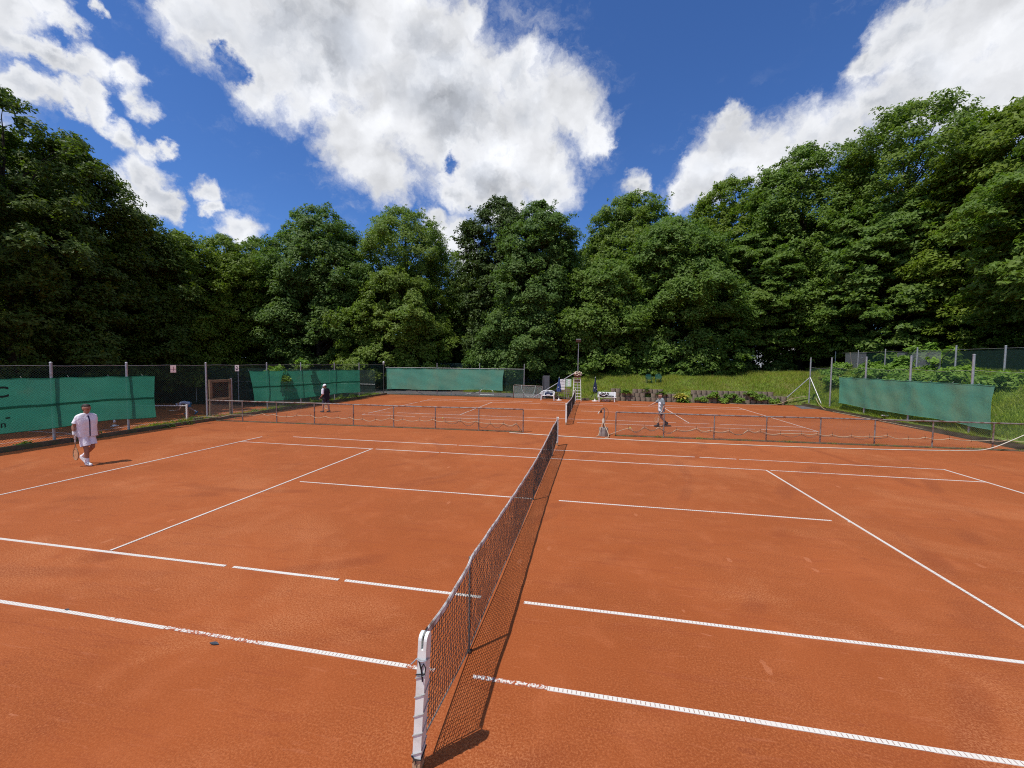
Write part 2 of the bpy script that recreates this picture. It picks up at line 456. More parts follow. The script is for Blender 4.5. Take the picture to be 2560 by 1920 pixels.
def leaf_mat(name, col, hue=0.0, trans=0.34, gloss=0.55):
    m, t, b = new_mat(name)
    co = t.node('ShaderNodeTexCoord').outputs['Object']
    inf = t.node('ShaderNodeObjectInfo').outputs['Random']
    n1 = t.ramp(t.noise(co, 0.55, 3, 0.6), 0.3, 0.7)
    n2 = t.ramp(t.noise(co, 3.5, 3, 0.7), 0.25, 0.75)
    a = tuple(c * 0.74 for c in col); d = (col[0] * 1.42, col[1] * 1.22, col[2] * 1.0)
    c = t.mix(n2, a, d)
    n3 = t.ramp(t.noise(co, 17.0, 1, 0.5), 0.30, 0.70)
    c = t.mix(n3, t.mix(1.0, c, (0.72, 0.76, 0.8), 'MULTIPLY'), t.mix(1.0, c, (1.36, 1.28, 1.15), 'MULTIPLY'))
    c = t.mix(1.0, c, (0.90, 1.0, 0.88), 'MULTIPLY')
    c = t.mix(t.math('MULTIPLY', n1, 0.5), c, (col[0] * 1.5, col[1] * 1.15, col[2] * 0.9))
    c = t.mix(t.math('MULTIPLY', inf, 0.25), c, (col[0] * 0.7, col[1] * 0.8, col[2] * 1.0))
    t.l.new(c, b.inputs['Base Color'])
    b.inputs['Roughness'].default_value = gloss; b.inputs['Specular IOR Level'].default_value = 0.22
    tr = t.node('ShaderNodeBsdfTranslucent')
    t.l.new(t.mix(1.0, c, (1.5, 1.7, 0.7), 'MULTIPLY'), tr.inputs['Color'])
    mx = t.node('ShaderNodeMixShader'); mx.inputs[0].default_value = trans
    o = [n for n in t.n if n.type == 'OUTPUT_MATERIAL'][0]
    t.l.new(b.outputs[0], mx.inputs[1]); t.l.new(tr.outputs[0], mx.inputs[2]); t.l.new(mx.outputs[0], o.inputs[0])
    return m
LEAF = {
    'hornbeam': leaf_mat('hornbeam_leaf', (0.0871, 0.1373, 0.0238)),
    'lime': leaf_mat('lime_leaf', (0.1184, 0.2003, 0.0394)),
    'maple': leaf_mat('maple_leaf', (0.1035, 0.1803, 0.0444)),
    'oak': leaf_mat('oak_leaf', (0.1305, 0.2064, 0.0394)),
    'ash': leaf_mat('ash_leaf', (0.1553, 0.2376, 0.0539)),
    'beech': leaf_mat('beech_leaf', (0.1394, 0.2123, 0.0286)),
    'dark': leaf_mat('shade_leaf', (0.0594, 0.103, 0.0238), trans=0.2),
    'weed': leaf_mat('weed_leaf', (0.162, 0.282, 0.054)),
    'hosta': leaf_mat('hosta_leaf', (0.09, 0.16, 0.035), gloss=0.3),
    'golden': leaf_mat('golden_leaf', (0.42, 0.40, 0.10), trans=0.25),
    'grass': leaf_mat('grass_blade', (0.265, 0.355, 0.055), trans=0.35, gloss=0.55),
    'grass_dry': leaf_mat('dry_grass_blade', (0.26, 0.24, 0.085), trans=0.3, gloss=0.6),
}
BARK = M('bark', (0.055, 0.043, 0.032), 0.9, 0.45, 5, 0.02, spec=0.15, bscale=14)
SOIL = M('leaf_litter', (0.045, 0.034, 0.022), 0.95, 0.5, 1.3, 0.03, spec=0.1)
TURF = M('turf_soil', (0.13, 0.185, 0.04), 0.95, 0.45, 1.6, 0.03, spec=0.1, dirt=(0.16, 0.14, 0.06), dirt_amt=0.5, dirt_scale=0.6)
ASPHALT = M('asphalt', (0.115, 0.108, 0.110), 0.9, 0.22, 3, 0.006, dirt=(0.17, 0.12, 0.09), dirt_amt=0.4, dirt_scale=0.8, bscale=70)
GALV = M('galvanised_steel', (0.42, 0.43, 0.44), 0.5, 0.16, 14, 0, 0.55, dirt=(0.20, 0.14, 0.10), dirt_amt=0.25, dirt_scale=9)
RAIL = M('weathered_rail_steel', (0.30, 0.27, 0.25), 0.6, 0.2, 14, 0, 0.35, dirt=(0.16, 0.07, 0.04), dirt_amt=0.5, dirt_scale=7)
DARKPOST = M('dark_green_post', (0.055, 0.06, 0.055), 0.6, 0.25, 10, 0)
WHITE = M('white_paint', (0.82, 0.85, 0.79), 0.45, 0.06, 9, 0, dirt=(0.45, 0.36, 0.28), dirt_amt=0.25, dirt_scale=6)
WHITEP = M('white_plastic', (0.80, 0.80, 0.78), 0.4, 0.05, 9, 0, dirt=(0.5, 0.45, 0.38), dirt_amt=0.15)
RAWWOOD = M('bare_wood', (0.50, 0.34, 0.20), 0.8, 0.3, 30, 0.002, dirt=(0.2, 0.12, 0.05), dirt_amt=0.5, dirt_scale=18)
OLDWOOD = M('weathered_wood', (0.235, 0.175, 0.105), 0.85, 0.3, 18, 0.004, dirt=(0.11, 0.10, 0.06), dirt_amt=0.4)
KERBWOOD = M('mossy_timber', (0.155, 0.108, 0.070), 0.9, 0.35, 6, 0.008, dirt=(0.10, 0.12, 0.045), dirt_amt=0.5, dirt_scale=2.5)
CONCRETE = M('concrete', (0.30, 0.26, 0.23), 0.9, 0.2, 9, 0.006, dirt=(0.12, 0.12, 0.08), dirt_amt=0.4, dirt_scale=4)
BLOCK = M('wall_block_concrete', (0.265, 0.215, 0.155), 0.92, 0.28, 5, 0.008, dirt=(0.09, 0.085, 0.055), dirt_amt=0.45, dirt_scale=3)
BLACKCORD = M('black_cord', (0.020, 0.019, 0.020), 0.75, 0.3, 40)
GREYCORD = M('grey_cord', (0.36, 0.34, 0.32), 0.8, 0.2, 40)
NETCORD = M('net_cord', (0.034, 0.028, 0.026), 0.7, 0.35, 12, dirt=(0.12, 0.06, 0.045), dirt_amt=0.35, dirt_scale=4)
TAPE = M('net_tape', (0.72, 0.70, 0.65), 0.75, 0.12, 12, 0.002, dirt=(0.20, 0.12, 0.085), dirt_amt=0.48, dirt_scale=11)
TAPE2 = M('clean_net_tape', (0.72, 0.71, 0.69), 0.75, 0.08, 12, 0.002, dirt=(0.4, 0.3, 0.25), dirt_amt=0.3, dirt_scale=11)
STRAP = M('grey_strap', (0.17, 0.155, 0.14), 0.75, 0.2, 30)
HOSE = M('cream_hose', (0.50, 0.39, 0.25), 0.55, 0.12, 6, dirt=(0.35, 0.20, 0.12), dirt_amt=0.4, dirt_scale=3)
HOSEW = M('pale_hose', (0.66, 0.62, 0.50), 0.5, 0.08, 6, dirt=(0.45, 0.28, 0.18), dirt_amt=0.3, dirt_scale=3)
HOSED = M('brown_hose', (0.16, 0.10, 0.065), 0.6, 0.2, 6)
RUST = M('rusty_iron', (0.085, 0.045, 0.03), 0.85, 0.4, 12, 0.003, 0.2)
NAVY = M('navy_canvas', (0.020, 0.030, 0.075), 0.8, 0.25, 6, 0.004)
BLUE = M('blue_canvas', (0.035, 0.070, 0.20), 0.8, 0.3, 6, 0.004)
CREAM = M('cream_cloth', (0.62, 0.54, 0.42), 0.9, 0.2, 9, 0.006)
BROWNCLOTH = M('brown_cloth', (0.19, 0.085, 0.055), 0.9, 0.3, 9, 0.006)
BLACKCLOTH = M('black_cloth', (0.018, 0.018, 0.020), 0.85, 0.3, 9, 0.004)
CHARCOAL = M('charcoal_panel', (0.085, 0.087, 0.092), 0.6, 0.15, 3)
GREYPANEL = M('grey_panel', (0.20, 0.20, 0.205), 0.6, 0.12, 3)
GREENPL = M('green_plastic', (0.012, 0.085, 0.062), 0.4, 0.15, 8)
YELLOW = M('tennis_ball_felt', (0.62, 0.66, 0.10), 0.95, 0.12, 60, 0.002)
def thin_mat(name, col, tl=0.55):
    """thin sheet that lets daylight through"""
    m, t, b = new_mat(name)
    co = t.node('ShaderNodeTexCoord').outputs['Object']
    c = t.mix(t.ramp(t.noise(co, 6, 4, 0.6), 0.3, 0.7), tuple(x * .94 for x in col), col)
    t.l.new(c, b.inputs['Base Color']); b.inputs['Roughness'].default_value = 0.5
    tr = t.node('ShaderNodeBsdfTranslucent'); t.l.new(c, tr.inputs['Color'])
    mx = t.node('ShaderNodeMixShader'); mx.inputs[0].default_value = tl
    o = [n for n in t.n if n.type == 'OUTPUT_MATERIAL'][0]
    t.l.new(b.outputs[0], mx.inputs[1]); t.l.new(tr.outputs[0], mx.inputs[2]); t.l.new(mx.outputs[0], o.inputs[0])
    return m
SIGNW = M('sign_white', (0.84, 0.83, 0.82), 0.5, 0.06, 5)
PLATEW = thin_mat('plate_white', (0.88, 0.85, 0.86)); PLATEP = thin_mat('plate_faded_pink', (0.80, 0.62, 0.62))
INK = M('dark_ink', (0.055, 0.030, 0.040), 0.6, 0.1, 9)
INKP = M('faded_ink', (0.42, 0.24, 0.26), 0.6, 0.12, 9)
MINT = M('mint_panel', (0.50, 0.72, 0.53), 0.55, 0.06, 4)
DKGREEN = M('lettering_green', (0.008, 0.035, 0.026), 0.7, 0.1, 6)
ROOFTILE = M('red_roof_tile', (0.42, 0.10, 0.055), 0.8, 0.25, 4, 0.02)
RENDERW = M('white_render', (0.74, 0.72, 0.68), 0.85, 0.06, 2)
GLASS = M('dark_glass', (0.03, 0.04, 0.05), 0.15, 0.1, 3, spec=0.6)
SKIN = M('skin', (0.46, 0.245, 0.165), 0.55, 0.08, 14)
SKINT = M('tanned_skin', (0.36, 0.175, 0.110), 0.55, 0.08, 14)
HAIR = M('dark_hair', (0.030, 0.020, 0.015), 0.6, 0.3, 60, 0.004)
HAIRB = M('brown_hair', (0.055, 0.030, 0.018), 0.6, 0.3, 60, 0.004)
SHIRTW = M('white_shirt', (0.88, 0.86, 0.89), 0.85, 0.04, 12, 0.035, bscale=7)
SHORTW = M('white_shorts', (0.86, 0.82, 0.86), 0.85, 0.05, 12, 0.035, bscale=7)
PLACKET = M('navy_stripe', (0.022, 0.020, 0.075), 0.8, 0.1, 20)
GREYPOLO = M('grey_polo', (0.20, 0.225, 0.235), 0.85, 0.12, 30, 0.006, bscale=10)
NAVYSHORT = M('navy_shorts', (0.030, 0.036, 0.065), 0.85, 0.15, 20, 0.008, bscale=10)
BLACKSHIRT = M('black_shirt', (0.013, 0.012, 0.016), 0.8, 0.2, 20, 0.008, bscale=10)
PALEBLUE = M('pale_blue_shirt', (0.42, 0.46, 0.56), 0.85, 0.08, 20, 0.008, bscale=10)
TEALSHORT = M('teal_shorts', (0.03, 0.17, 0.30), 0.85, 0.12, 20, 0.008, bscale=10)
SHOEW = M('white_shoe', (0.72, 0.71, 0.70), 0.6, 0.06, 20)
SHOED = M('dark_shoe', (0.06, 0.05, 0.05), 0.7, 0.2, 20)
SOLE = M('gum_sole', (0.45, 0.33, 0.16), 0.7, 0.1, 20)
RACKET = M('racket_frame', (0.32, 0.19, 0.10), 0.35, 0.2, 12)
RACKETO = M('orange_racket_frame', (0.50, 0.20, 0.05), 0.35, 0.15, 12)
RACKETG = M('pale_racket_frame', (0.60, 0.56, 0.50), 0.35, 0.1, 12)
STRING = M('racket_string', (0.70, 0.62, 0.40), 0.5, 0.05, 12)

def mesh_mat(name, col, cell, wire, fill=0.0):
    """chain-link or netting too fine to see wire by wire: a pattern in metres on the sheet's own UV"""
    m, t, b = new_mat(name)
    uv = t.node('ShaderNodeUVMap').outputs[0]
    sp = t.node('ShaderNodeSeparateXYZ'); t.l.new(uv, sp.inputs[0])
    a = t.math('DIVIDE', t.math('ADD', sp.outputs[0], sp.outputs[1]), cell)
    c = t.math('DIVIDE', t.math('SUBTRACT', sp.outputs[0], sp.outputs[1]), cell)
    ma = t.math('LESS_THAN', t.math('FRACT', a), wire); mc = t.math('LESS_THAN', t.math('FRACT', c), wire)
    k = t.math('MAXIMUM', ma, mc)
    if fill:
        k = t.math('MAXIMUM', k, fill)
    b.inputs['Base Color'].default_value = (*col, 1); b.inputs['Roughness'].default_value = 0.6
    tr = t.node('ShaderNodeBsdfTransparent'); mx = t.node('ShaderNodeMixShader')
    t.l.new(k, mx.inputs[0]); t.l.new(tr.outputs[0], mx.inputs[1]); t.l.new(b.outputs[0], mx.inputs[2])
    o = [n for n in t.n if n.type == 'OUTPUT_MATERIAL'][0]
    t.l.new(mx.outputs[0], o.inputs[0])
    return m
CHAIN_GREEN = mesh_mat('green_chain_link', (0.030, 0.085, 0.070), 0.085, 0.12)
CHAIN_GREY = mesh_mat('grey_chain_link', (0.19, 0.175, 0.15), 0.07, 0.07)
CHAIN_THIN = mesh_mat('thin_green_chain_link', (0.045, 0.13, 0.095), 0.075, 0.10)
NETTING = mesh_mat('dark_green_netting', (0.016, 0.045, 0.034), 0.06, 0.20, 0.35)
GREYNET = mesh_mat('grey_shade_net', (0.22, 0.235, 0.25), 0.05, 0.18, 0.38)
FINE = mesh_mat('pale_net', (0.36, 0.42, 0.38), 0.05, 0.14, 0.12)
def cloth_mesh_mat(name, col, col2, alpha=0.93, tl_mix=0.3):
    m, t, b = new_mat(name)
    co = t.node('ShaderNodeTexCoord').outputs['Object']
    mp = t.node('ShaderNodeMapping'); mp.inputs['Scale'].default_value = (1, 1, 0.35); t.l.new(co, mp.inputs['Vector'])
    c = t.mix(t.ramp(t.noise(co, 0.7, 5, 0.6, 0.4), 0.35, 0.7), col, col2)
    c = t.mix(t.math('MULTIPLY', t.ramp(t.noise(mp.outputs[0], 2.4, 5, 0.6), 0.5, 0.8), 0.35), c, tuple(x * 0.6 for x in col))
    c = t.mix(t.math('MULTIPLY', t.ramp(t.noise(co, 1.1, 4, 0.6), 0.60, 0.80), 0.30), c, (0.20, 0.21, 0.13))
    t.l.new(c, b.inputs['Base Color']); b.inputs['Roughness'].default_value = 0.7; b.inputs['Specular IOR Level'].default_value = 0.25
    tl = t.node('ShaderNodeBsdfTranslucent'); t.l.new(c, tl.inputs['Color'])
    tr = t.node('ShaderNodeBsdfTransparent')
    m1 = t.node('ShaderNodeMixShader'); m1.inputs[0].default_value = tl_mix
    m2 = t.node('ShaderNodeMixShader'); m2.inputs[0].default_value = alpha
    t.l.new(b.outputs[0], m1.inputs[1]); t.l.new(tl.outputs[0], m1.inputs[2])
    t.l.new(tr.outputs[0], m2.inputs[1]); t.l.new(m1.outputs[0], m2.inputs[2])
    o = [n for n in t.n if n.type == 'OUTPUT_MATERIAL'][0]; t.l.new(m2.outputs[0], o.inputs[0])
    bp = t.node('ShaderNodeBump'); bp.inputs['Distance'].default_value = 0.02; bp.inputs['Strength'].default_value = 0.5
    t.l.new(t.noise(co, 5, 4, 0.6), bp.inputs['Height']); t.l.new(bp.outputs[0], b.inputs['Normal'])
    return m
TARP = cloth_mesh_mat('green_windscreen', (0.050, 0.33, 0.215), (0.068, 0.355, 0.235), 0.91, 0.64)
TARPF = cloth_mesh_mat('faded_windscreen', (0.13, 0.43, 0.31), (0.20, 0.43, 0.29))

# ------------------------------------------------------------------ the ground
LEFT_Z = -1.3
def sstep(a, b, x):
    t = np.clip((x - a) / (b - a), 0, 1)
    return t * t * (3 - 2 * t)
def terrain(x, y):
    """height of the land; the two courts lie at 0, the court to the left one step lower"""
    x = np.asarray(x, float); y = np.asarray(y, float)
    wobble = 0.10 * np.sin(x * 0.9 + 1.3 * np.sin(y * 0.31)) + 0.07 * np.sin(y * 1.3 + x * 0.37)
    foot = 38.0 - 5.3 * sstep(-3.5, 0.5, x)
    top = 1.55 + 0.35 * sstep(-4, 2, x) + 0.5 * sstep(8, 20, x)
    kick = 0.75 * sstep(0.0, 2.5, x) * sstep(foot - 0.05, foot + 0.35, y)
    back = kick + (top - kick) * sstep(foot - 0.6, foot + 6.2, y) * (0.35 + 0.65 * sstep(foot, foot + 3.0, y))
    right = 0.28 * sstep(17.8, 18.1, x) + 2.45 * sstep(17.9, 22.6, x)
    h = np.maximum(back, right) + wobble * np.clip(np.maximum(back, right), 0, 0.7)
    left = LEFT_Z * (1 - sstep(-18.9, -18.3, x)) * (1 - sstep(31, 36, y))
    return np.where(x < -18.2, left + back * 0.9, h)
def tz(x, y): return float(terrain(x, y))

def terrain_sheet(name, xs, ys, mat, dz, mask=None):
    X, Y = np.meshgrid(xs, ys)
    Z = terrain(X, Y) + dz
    V = np.stack([X.ravel(), Y.ravel(), Z.ravel()], 1)
    nx, ny = len(xs), len(ys)
    I, J = np.meshgrid(np.arange(nx - 1), np.arange(ny - 1))
    F = np.stack([J * nx + I, J * nx + I + 1, (J + 1) * nx + I + 1, (J + 1) * nx + I], -1).reshape(-1, 4)
    if mask is not None:
        cx = (X[:-1, :-1] + X[1:, 1:]).ravel() / 2; cyy = (Y[:-1, :-1] + Y[1:, 1:]).ravel() / 2
        F = F[mask(cx, cyy)]
    return tag(obj(name, fast_mesh(name, V, F, mat, True)), kind='structure')
xs = np.concatenate([np.linspace(-500, -62, 12), np.linspace(-60, 60, 181), np.linspace(64, 500, 12)])
ys = np.concatenate([np.linspace(-200, -16, 8), np.linspace(-14, 90, 157), np.linspace(96, 700, 12)])
tag(terrain_sheet('ground', xs, ys, SOIL, -0.03), 'dark leaf-strewn ground under the trees')
def bank_mask(x, y):
    foot = 38.0 - 5.3 * sstep(-3.5, 0.5, x)
    edge = 41.2 + 0.8 * np.sin(x * 0.7)
    return ((x > -12) & (y > foot - 0.2) & (y < edge) & (x < 24)) | ((x > 17.85) & (x < 24.0) & (y > -14) & (y < edge))
tag(terrain_sheet('grass_bank', np.linspace(-12, 24, 145), np.linspace(-14, 43, 229), TURF, 0.012, bank_mask), 'sloping grass bank behind the far court')

def flat(name, poly, z, mat, label=None, nx=1):
    b = MB(); b.add([(x, y, z) for x, y in poly], [tuple(range(len(poly)))])
    return tag(b.build(name, mat), label, kind='structure')
court = flat('clay_court', [(-17.62, -12), (17.80, -12), (17.80, 32.25), (-17.62, 32.25)], 0.0, CLAY, 'red clay of the two courts in front')
lcourt = flat('clay_court', [(-44, -12), (-18.75, -12), (-18.75, 30), (-44, 30)], LEFT_Z + 0.01, CLAY, 'red clay of the lower court beyond the left fence')
flat('asphalt_path', [(-34, 32.45), (-2.6, 32.45), (-3.3, 38.1), (-34, 38.1)], 0.012, ASPHALT, 'grey asphalt path behind the back windscreen')
flat('asphalt_apron', [(16.3, 29.6), (17.7, 29.9), (17.74, 32.2), (16.9, 32.2)], 0.006, ASPHALT, 'small dark wedge of asphalt in the far right corner of the court')

def court_line(p0, p1, parent, wdt=0.05, z=0.006, gaps=(), mat=LINE):
    """one white plastic line strip, cut where the clay covers it; UV runs in metres along the strip"""
    p0 = Vector((*p0, 0)); p1 = Vector((*p1, 0))
    L = (p1 - p0).length; d = (p1 - p0) / L; n = Vector((-d.y, d.x, 0)) * wdt / 2
    cuts = [0.0]
    for a, b in gaps:
        cuts += [a, b]
    cuts.append(L)
    V = []; F = []; UV = []
    for a, b in zip(cuts[0::2], cuts[1::2]):
        k = max(1, int((b - a) / 1.5))
        for i in range(k):
            s0, s1 = a + (b - a) * i / k, a + (b - a) * (i + 1) / k
            j0 = 0.006 * math.sin(s0 * 1.9 + p0.x); j1 = 0.006 * math.sin(s1 * 1.9 + p0.x)
            nn = n.normalized()
            q = [p0 + d * s0 - n + nn * j0, p0 + d * s1 - n + nn * j1, p0 + d * s1 + n + nn * j1, p0 + d * s0 + n + nn * j0]
            o = len(V)
            V += [(*v.xy, z) for v in q] + [(*v.xy, z - 0.012) for v in q]
            F += [(o, o + 1, o + 2, o + 3), (o + 4, o + 5, o + 1, o), (o + 5, o + 6, o + 2, o + 1), (o + 6, o + 7, o + 3, o + 2), (o + 7, o + 4, o, o + 3)]
            UV += [(s0, 0), (s1, 0), (s1, 1), (s0, 1)] + [(s0, .5)] * 16
    me = bpy.data.meshes.new('court_line'); me.from_pydata([tuple(v) for v in V], [], F)
    uvl = me.uv_layers.new(name='UVMap')
    for i, c in enumerate(UV):
        uvl.data[i].uv = c
    return obj('court_line', me, mat, parent)

def court_markings(y0, parent, zg=None):
    g = zg or {}
    h, s = 11.885, 6.40
    for k, (a, b) in {'dn': ((-h, y0), (h, y0)), 'sn': ((-h, y0 + 1.37), (h, y0 + 1.37)), 'sf': ((-h, y0 + 9.60), (h, y0 + 9.60)), 'df': ((-h, y0 + 10.97), (h, y0 + 10.97)),
                      'bl': ((-h, y0 - .025), (-h, y0 + 10.995)), 'br': ((h, y0 - .025), (h, y0 + 10.995)), 'vl': ((-s, y0 + 1.41), (-s, y0 + 9.56)), 'vr': ((s, y0 + 1.41), (s, y0 + 9.56)),
                      'cl': ((-s, y0 + 5.485), (s, y0 + 5.485))}.items():
        wd = {'dn': .05, 'sn': .05, 'bl': .05, 'br': .052, 'vl': .046, 'vr': .048}.get(k, .043) if y0 < 5 else 0.043
        court_line(a, b, parent, wd, 0.006 if k[0] in 'dsc' else 0.008, g.get(k, ()))
court_markings(0.0, court, {'dn': [(8.3, 9.6), (11.30, 12.75)], 'sn': [(7.72, 7.86), (9.62, 9.72), (11.72, 12.30)], 'cl': [(0.03, 0.30), (6.35, 6.95), (12.45, 12.75)],
                            'sf': [(5.52, 5.62), (8.0, 8.05), (18.30, 18.40)], 'df': [(0.0, 1.2), (8.2, 8.25), (16.6, 16.75), (17.9, 17.98)], 'bl': [(10.7, 11.02)]})
for _a, _b in ((-3.58, -2.28), (-0.58, -0.28), (0.12, 0.86)):
    court_line((_a, 0.0), (_b, 0.0), court, 0.05, 0.006, (), LINE_DUSTY)
court_markings(18.17, court, {'dn': [(3.3, 3.7), (11.5, 12.4), (21.0, 21.3)], 'sn': [(1.1, 1.5), (17.6, 18.0), (19.3, 19.8)], 'cl': [(0.0, 0.4), (6.2, 7.0), (10.2, 10.5)],
                              'sf': [(9.3, 9.8), (14.0, 15.1)], 'df': [(3.0, 3.6), (8.5, 9.2), (15.3, 16.2)], 'bl': [(0.3, 0.7), (8.0, 8.3)], 'vl': [(2.0, 2.2)]})
for a, b in (((-28.2, 9.0), (-28.2, 30)), ((-26.83, 9.0), (-26.83, 30)), ((-40.5, 14.9), (-28.2, 14.9)), ((-40.5, 9.4), (-26.83, 9.4))):
    court_line(a, b, lcourt, 0.06, LEFT_Z + 0.02)

# ------------------------------------------------------------------ kerbs
def kerb(name, label, pts, wdt, h, mat, z0=-0.05, seg=2.0):
    t = thing(name, label, 'kerb', (*pts[0], 0))
    base = Vector((*pts[0], 0))
    for (x0, y0), (x1, y1) in zip(pts[:-1], pts[1:]):
        a = Vector((x0, y0, 0)) - base; b = Vector((x1, y1, 0)) - base
        L = (b - a).length; n = max(1, round(L / seg)); d = (b - a) / L
        rot = Matrix.Rotation(math.atan2(d.y, d.x), 3, 'Z')
        for i in range(n):
            c = a + d * (L * (i + .5) / n)
            hh = h * random.uniform(.93, 1.06)
            MB().box((c.x, c.y, (z0 + hh) / 2), (L / n - .012, wdt, hh - z0), rot @ Matrix.Rotation(random.uniform(-.006, .006), 3, 'Z'), 0.008).build('board', mat, t)
    return t
kerb('timber_kerb', 'long mossy timber kerb at the foot of the left fence', [(-17.70, 2.0), (-17.70, 32.2)], 0.12, 0.17, KERBWOOD)
kerb('timber_kerb', 'low earthy kerb at the foot of the right grass bank', [(17.86, 4.0), (17.86, 29.6)], 0.10, 0.10, KERBWOOD)
kerb('timber_kerb', 'low kerb between far court and asphalt path', [(-17.5, 32.35), (-3.2, 32.35)], 0.09, 0.06, KERBWOOD)
kerb('timber_kerb', 'dark edging board under the low rail left of the tap', [(-17.5, 13.93), (-1.74, 14.39)], 0.05, 0.045, KERBWOOD, seg=2.1)
kerb('timber_kerb', 'dark mossy edging board under the low rail right of the tap', [(2.3, 14.51), (18.0, 14.98)], 0.06, 0.05, KERBWOOD, seg=2.1)
# the drop to the lower court
b = MB(); b.box((0, 12, -0.66), (0.25, 48, 1.24))
tag(b.build('retaining_wall', CONCRETE, loc=(-18.35, 0, 0)), 'concrete retaining wall dropping from left fence to the lower court', 'wall')

# ------------------------------------------------------------------ nets
def net_strings(fn, nu, nv, r, jit, parent, name='net_mesh', diag=0.0):
    """knotted net: fn(u, v) gives a point; thin three-sided cords, one joined part"""
    P = np.array([[fn(i / nu, j / nv) for i in range(nu + 1)] for j in range(nv + 1)], float)
    P += RNG.normal(0, jit, P.shape) * np.array([0.6, 1, 1])
    segs = [(P[:-1, :], P[1:, :]), (P[:, :-1], P[:, 1:])]
    A = np.concatenate([a.reshape(-1, 3) for a, _ in segs]); B = np.concatenate([b_.reshape(-1, 3) for _, b_ in segs])
    d = B - A; d /= np.linalg.norm(d, axis=1, keepdims=True) + 1e-9
    ax = np.cross(d, np.array([1.0, 0.02, 0.03])); ax /= np.linalg.norm(ax, axis=1, keepdims=True) + 1e-9
    bx = np.cross(d, ax)
    n = len(A); V = np.zeros((n, 6, 3))
    for k in range(3):
        o = (ax * math.cos(2 * PI * k / 3) + bx * math.sin(2 * PI * k / 3)) * r
        V[:, k] = A + o; V[:, 3 + k] = B + o
    base = np.arange(n)[:, None] * 6
    F = np.concatenate([base + np.array([[k, (k + 1) % 3, 3 + (k + 1) % 3, 3 + k]]) for k in range(3)])
    return tag(obj(name, fast_mesh(name, V.reshape(-1, 3), F, NETCORD), None, parent), kind='stuff')

def net_post(parent, y, side, detail):
    """square painted wooden post with two rounded prongs and a slot at the top"""
    hw = 0.046; hx_ = 0.033
    p = MB().box((0, y, 0.555), (2 * hx_, 2 * hw, 0.87), None, 0.006).build('post', WHITE, parent)
    MB().box((0, y, 0.05), (2 * hx_ - .004, 2 * hw - .004, 0.14), None, 0.006).build('post_foot', RAWWOOD, p)
    for s in (-1, 1):
        b = MB()
        V = []; prof = [(-hw, 0.985), (hw, 0.985)] + [(hw * math.cos(a), 1.055 + 0.042 * math.sin(a)) for a in np.linspace(0, PI, 9)]
        k = len(prof); x0, x1 = (0.009, hx_) if s > 0 else (-hx_, -0.009)
        V = [(x0, y + u_, v_) for u_, v_ in prof] + [(x1, y + u_, v_) for u_, v_ in prof]
        F = [tuple(range(k))[::-1], tuple(range(k, 2 * k))] + [(i, (i + 1) % k, k + (i + 1) % k, k + i) for i in range(k)]
        b.add(V, F).build('prong', WHITE, p)
    MB().lathe([(0.022, -0.009), (0.022, 0.009)], (0, y, 1.045), 12, axis=(1, 0, 0)).build('pulley', RUST, p)
    if detail:
        h = hw + 0.005; k_ = hx_ + 0.005
        ring = [(k_, -h), (-k_, -h), (-k_, h), (k_, h)]
        pts = []
        for k in range(4 * 4 + 2):
            x_, y_ = ring[k % 4]; pts.append((x_, y + y_, 0.80 - 0.038 * k))
        MB().tube(pts, 0.0040, 5).build('lacing', GREYCORD, p)
        MB().tube([(-k_ - .035, y - h - .012, 0.875), (-k_ - .012, y - h - .008, 0.90), (-k_, y - h, 0.915), (0, y - h - .006, 0.905), (k_, y - h, 0.915), (k_ + .004, y, 0.90)], 0.006, 5).build('hook', GALV, p)
        MB().tube([(-.018, y - h, 0.905), (0.004, y - h - .003, 0.84), (0.016, y - h, 0.775), (0.018, y - h - .003, 0.75), (0.004, y - h, 0.85), (0.020, y - h, 0.885), (k_, y - h, 0.86), (k_ - .004, y - h, 0.81), (-k_, y - h, 0.79)], 0.0050, 5).build('knotted_cord', BLACKCORD, p)
        MB().tube([(-k_, y - h, 0.145), (-.01, y - h - .006, 0.128), (k_, y - h, 0.13), (k_, y + h, 0.155), (-k_, y + h, 0.15), (-k_, y - h, 0.145)], 0.0055, 5).build('ground_cord', BLACKCORD, p)
        MB().tube([(-.012, y - h - .004, 0.13), (-.025, y - h - .004, 0.10)], 0.003, 4).build('cord_tail', BLACKCORD, p)
        MB().tube([(-.008, y - h - .004, 0.13), (0.010, y - h - .004, 0.07), (0.014, y - h - .004, 0.03)], 0.003, 4).build('cord_tail', BLACKCORD, p)
    if detail:
        p.rotation_euler = (0, R(3.0), 0); p.location = (-0.028, 0, 0)
    return p

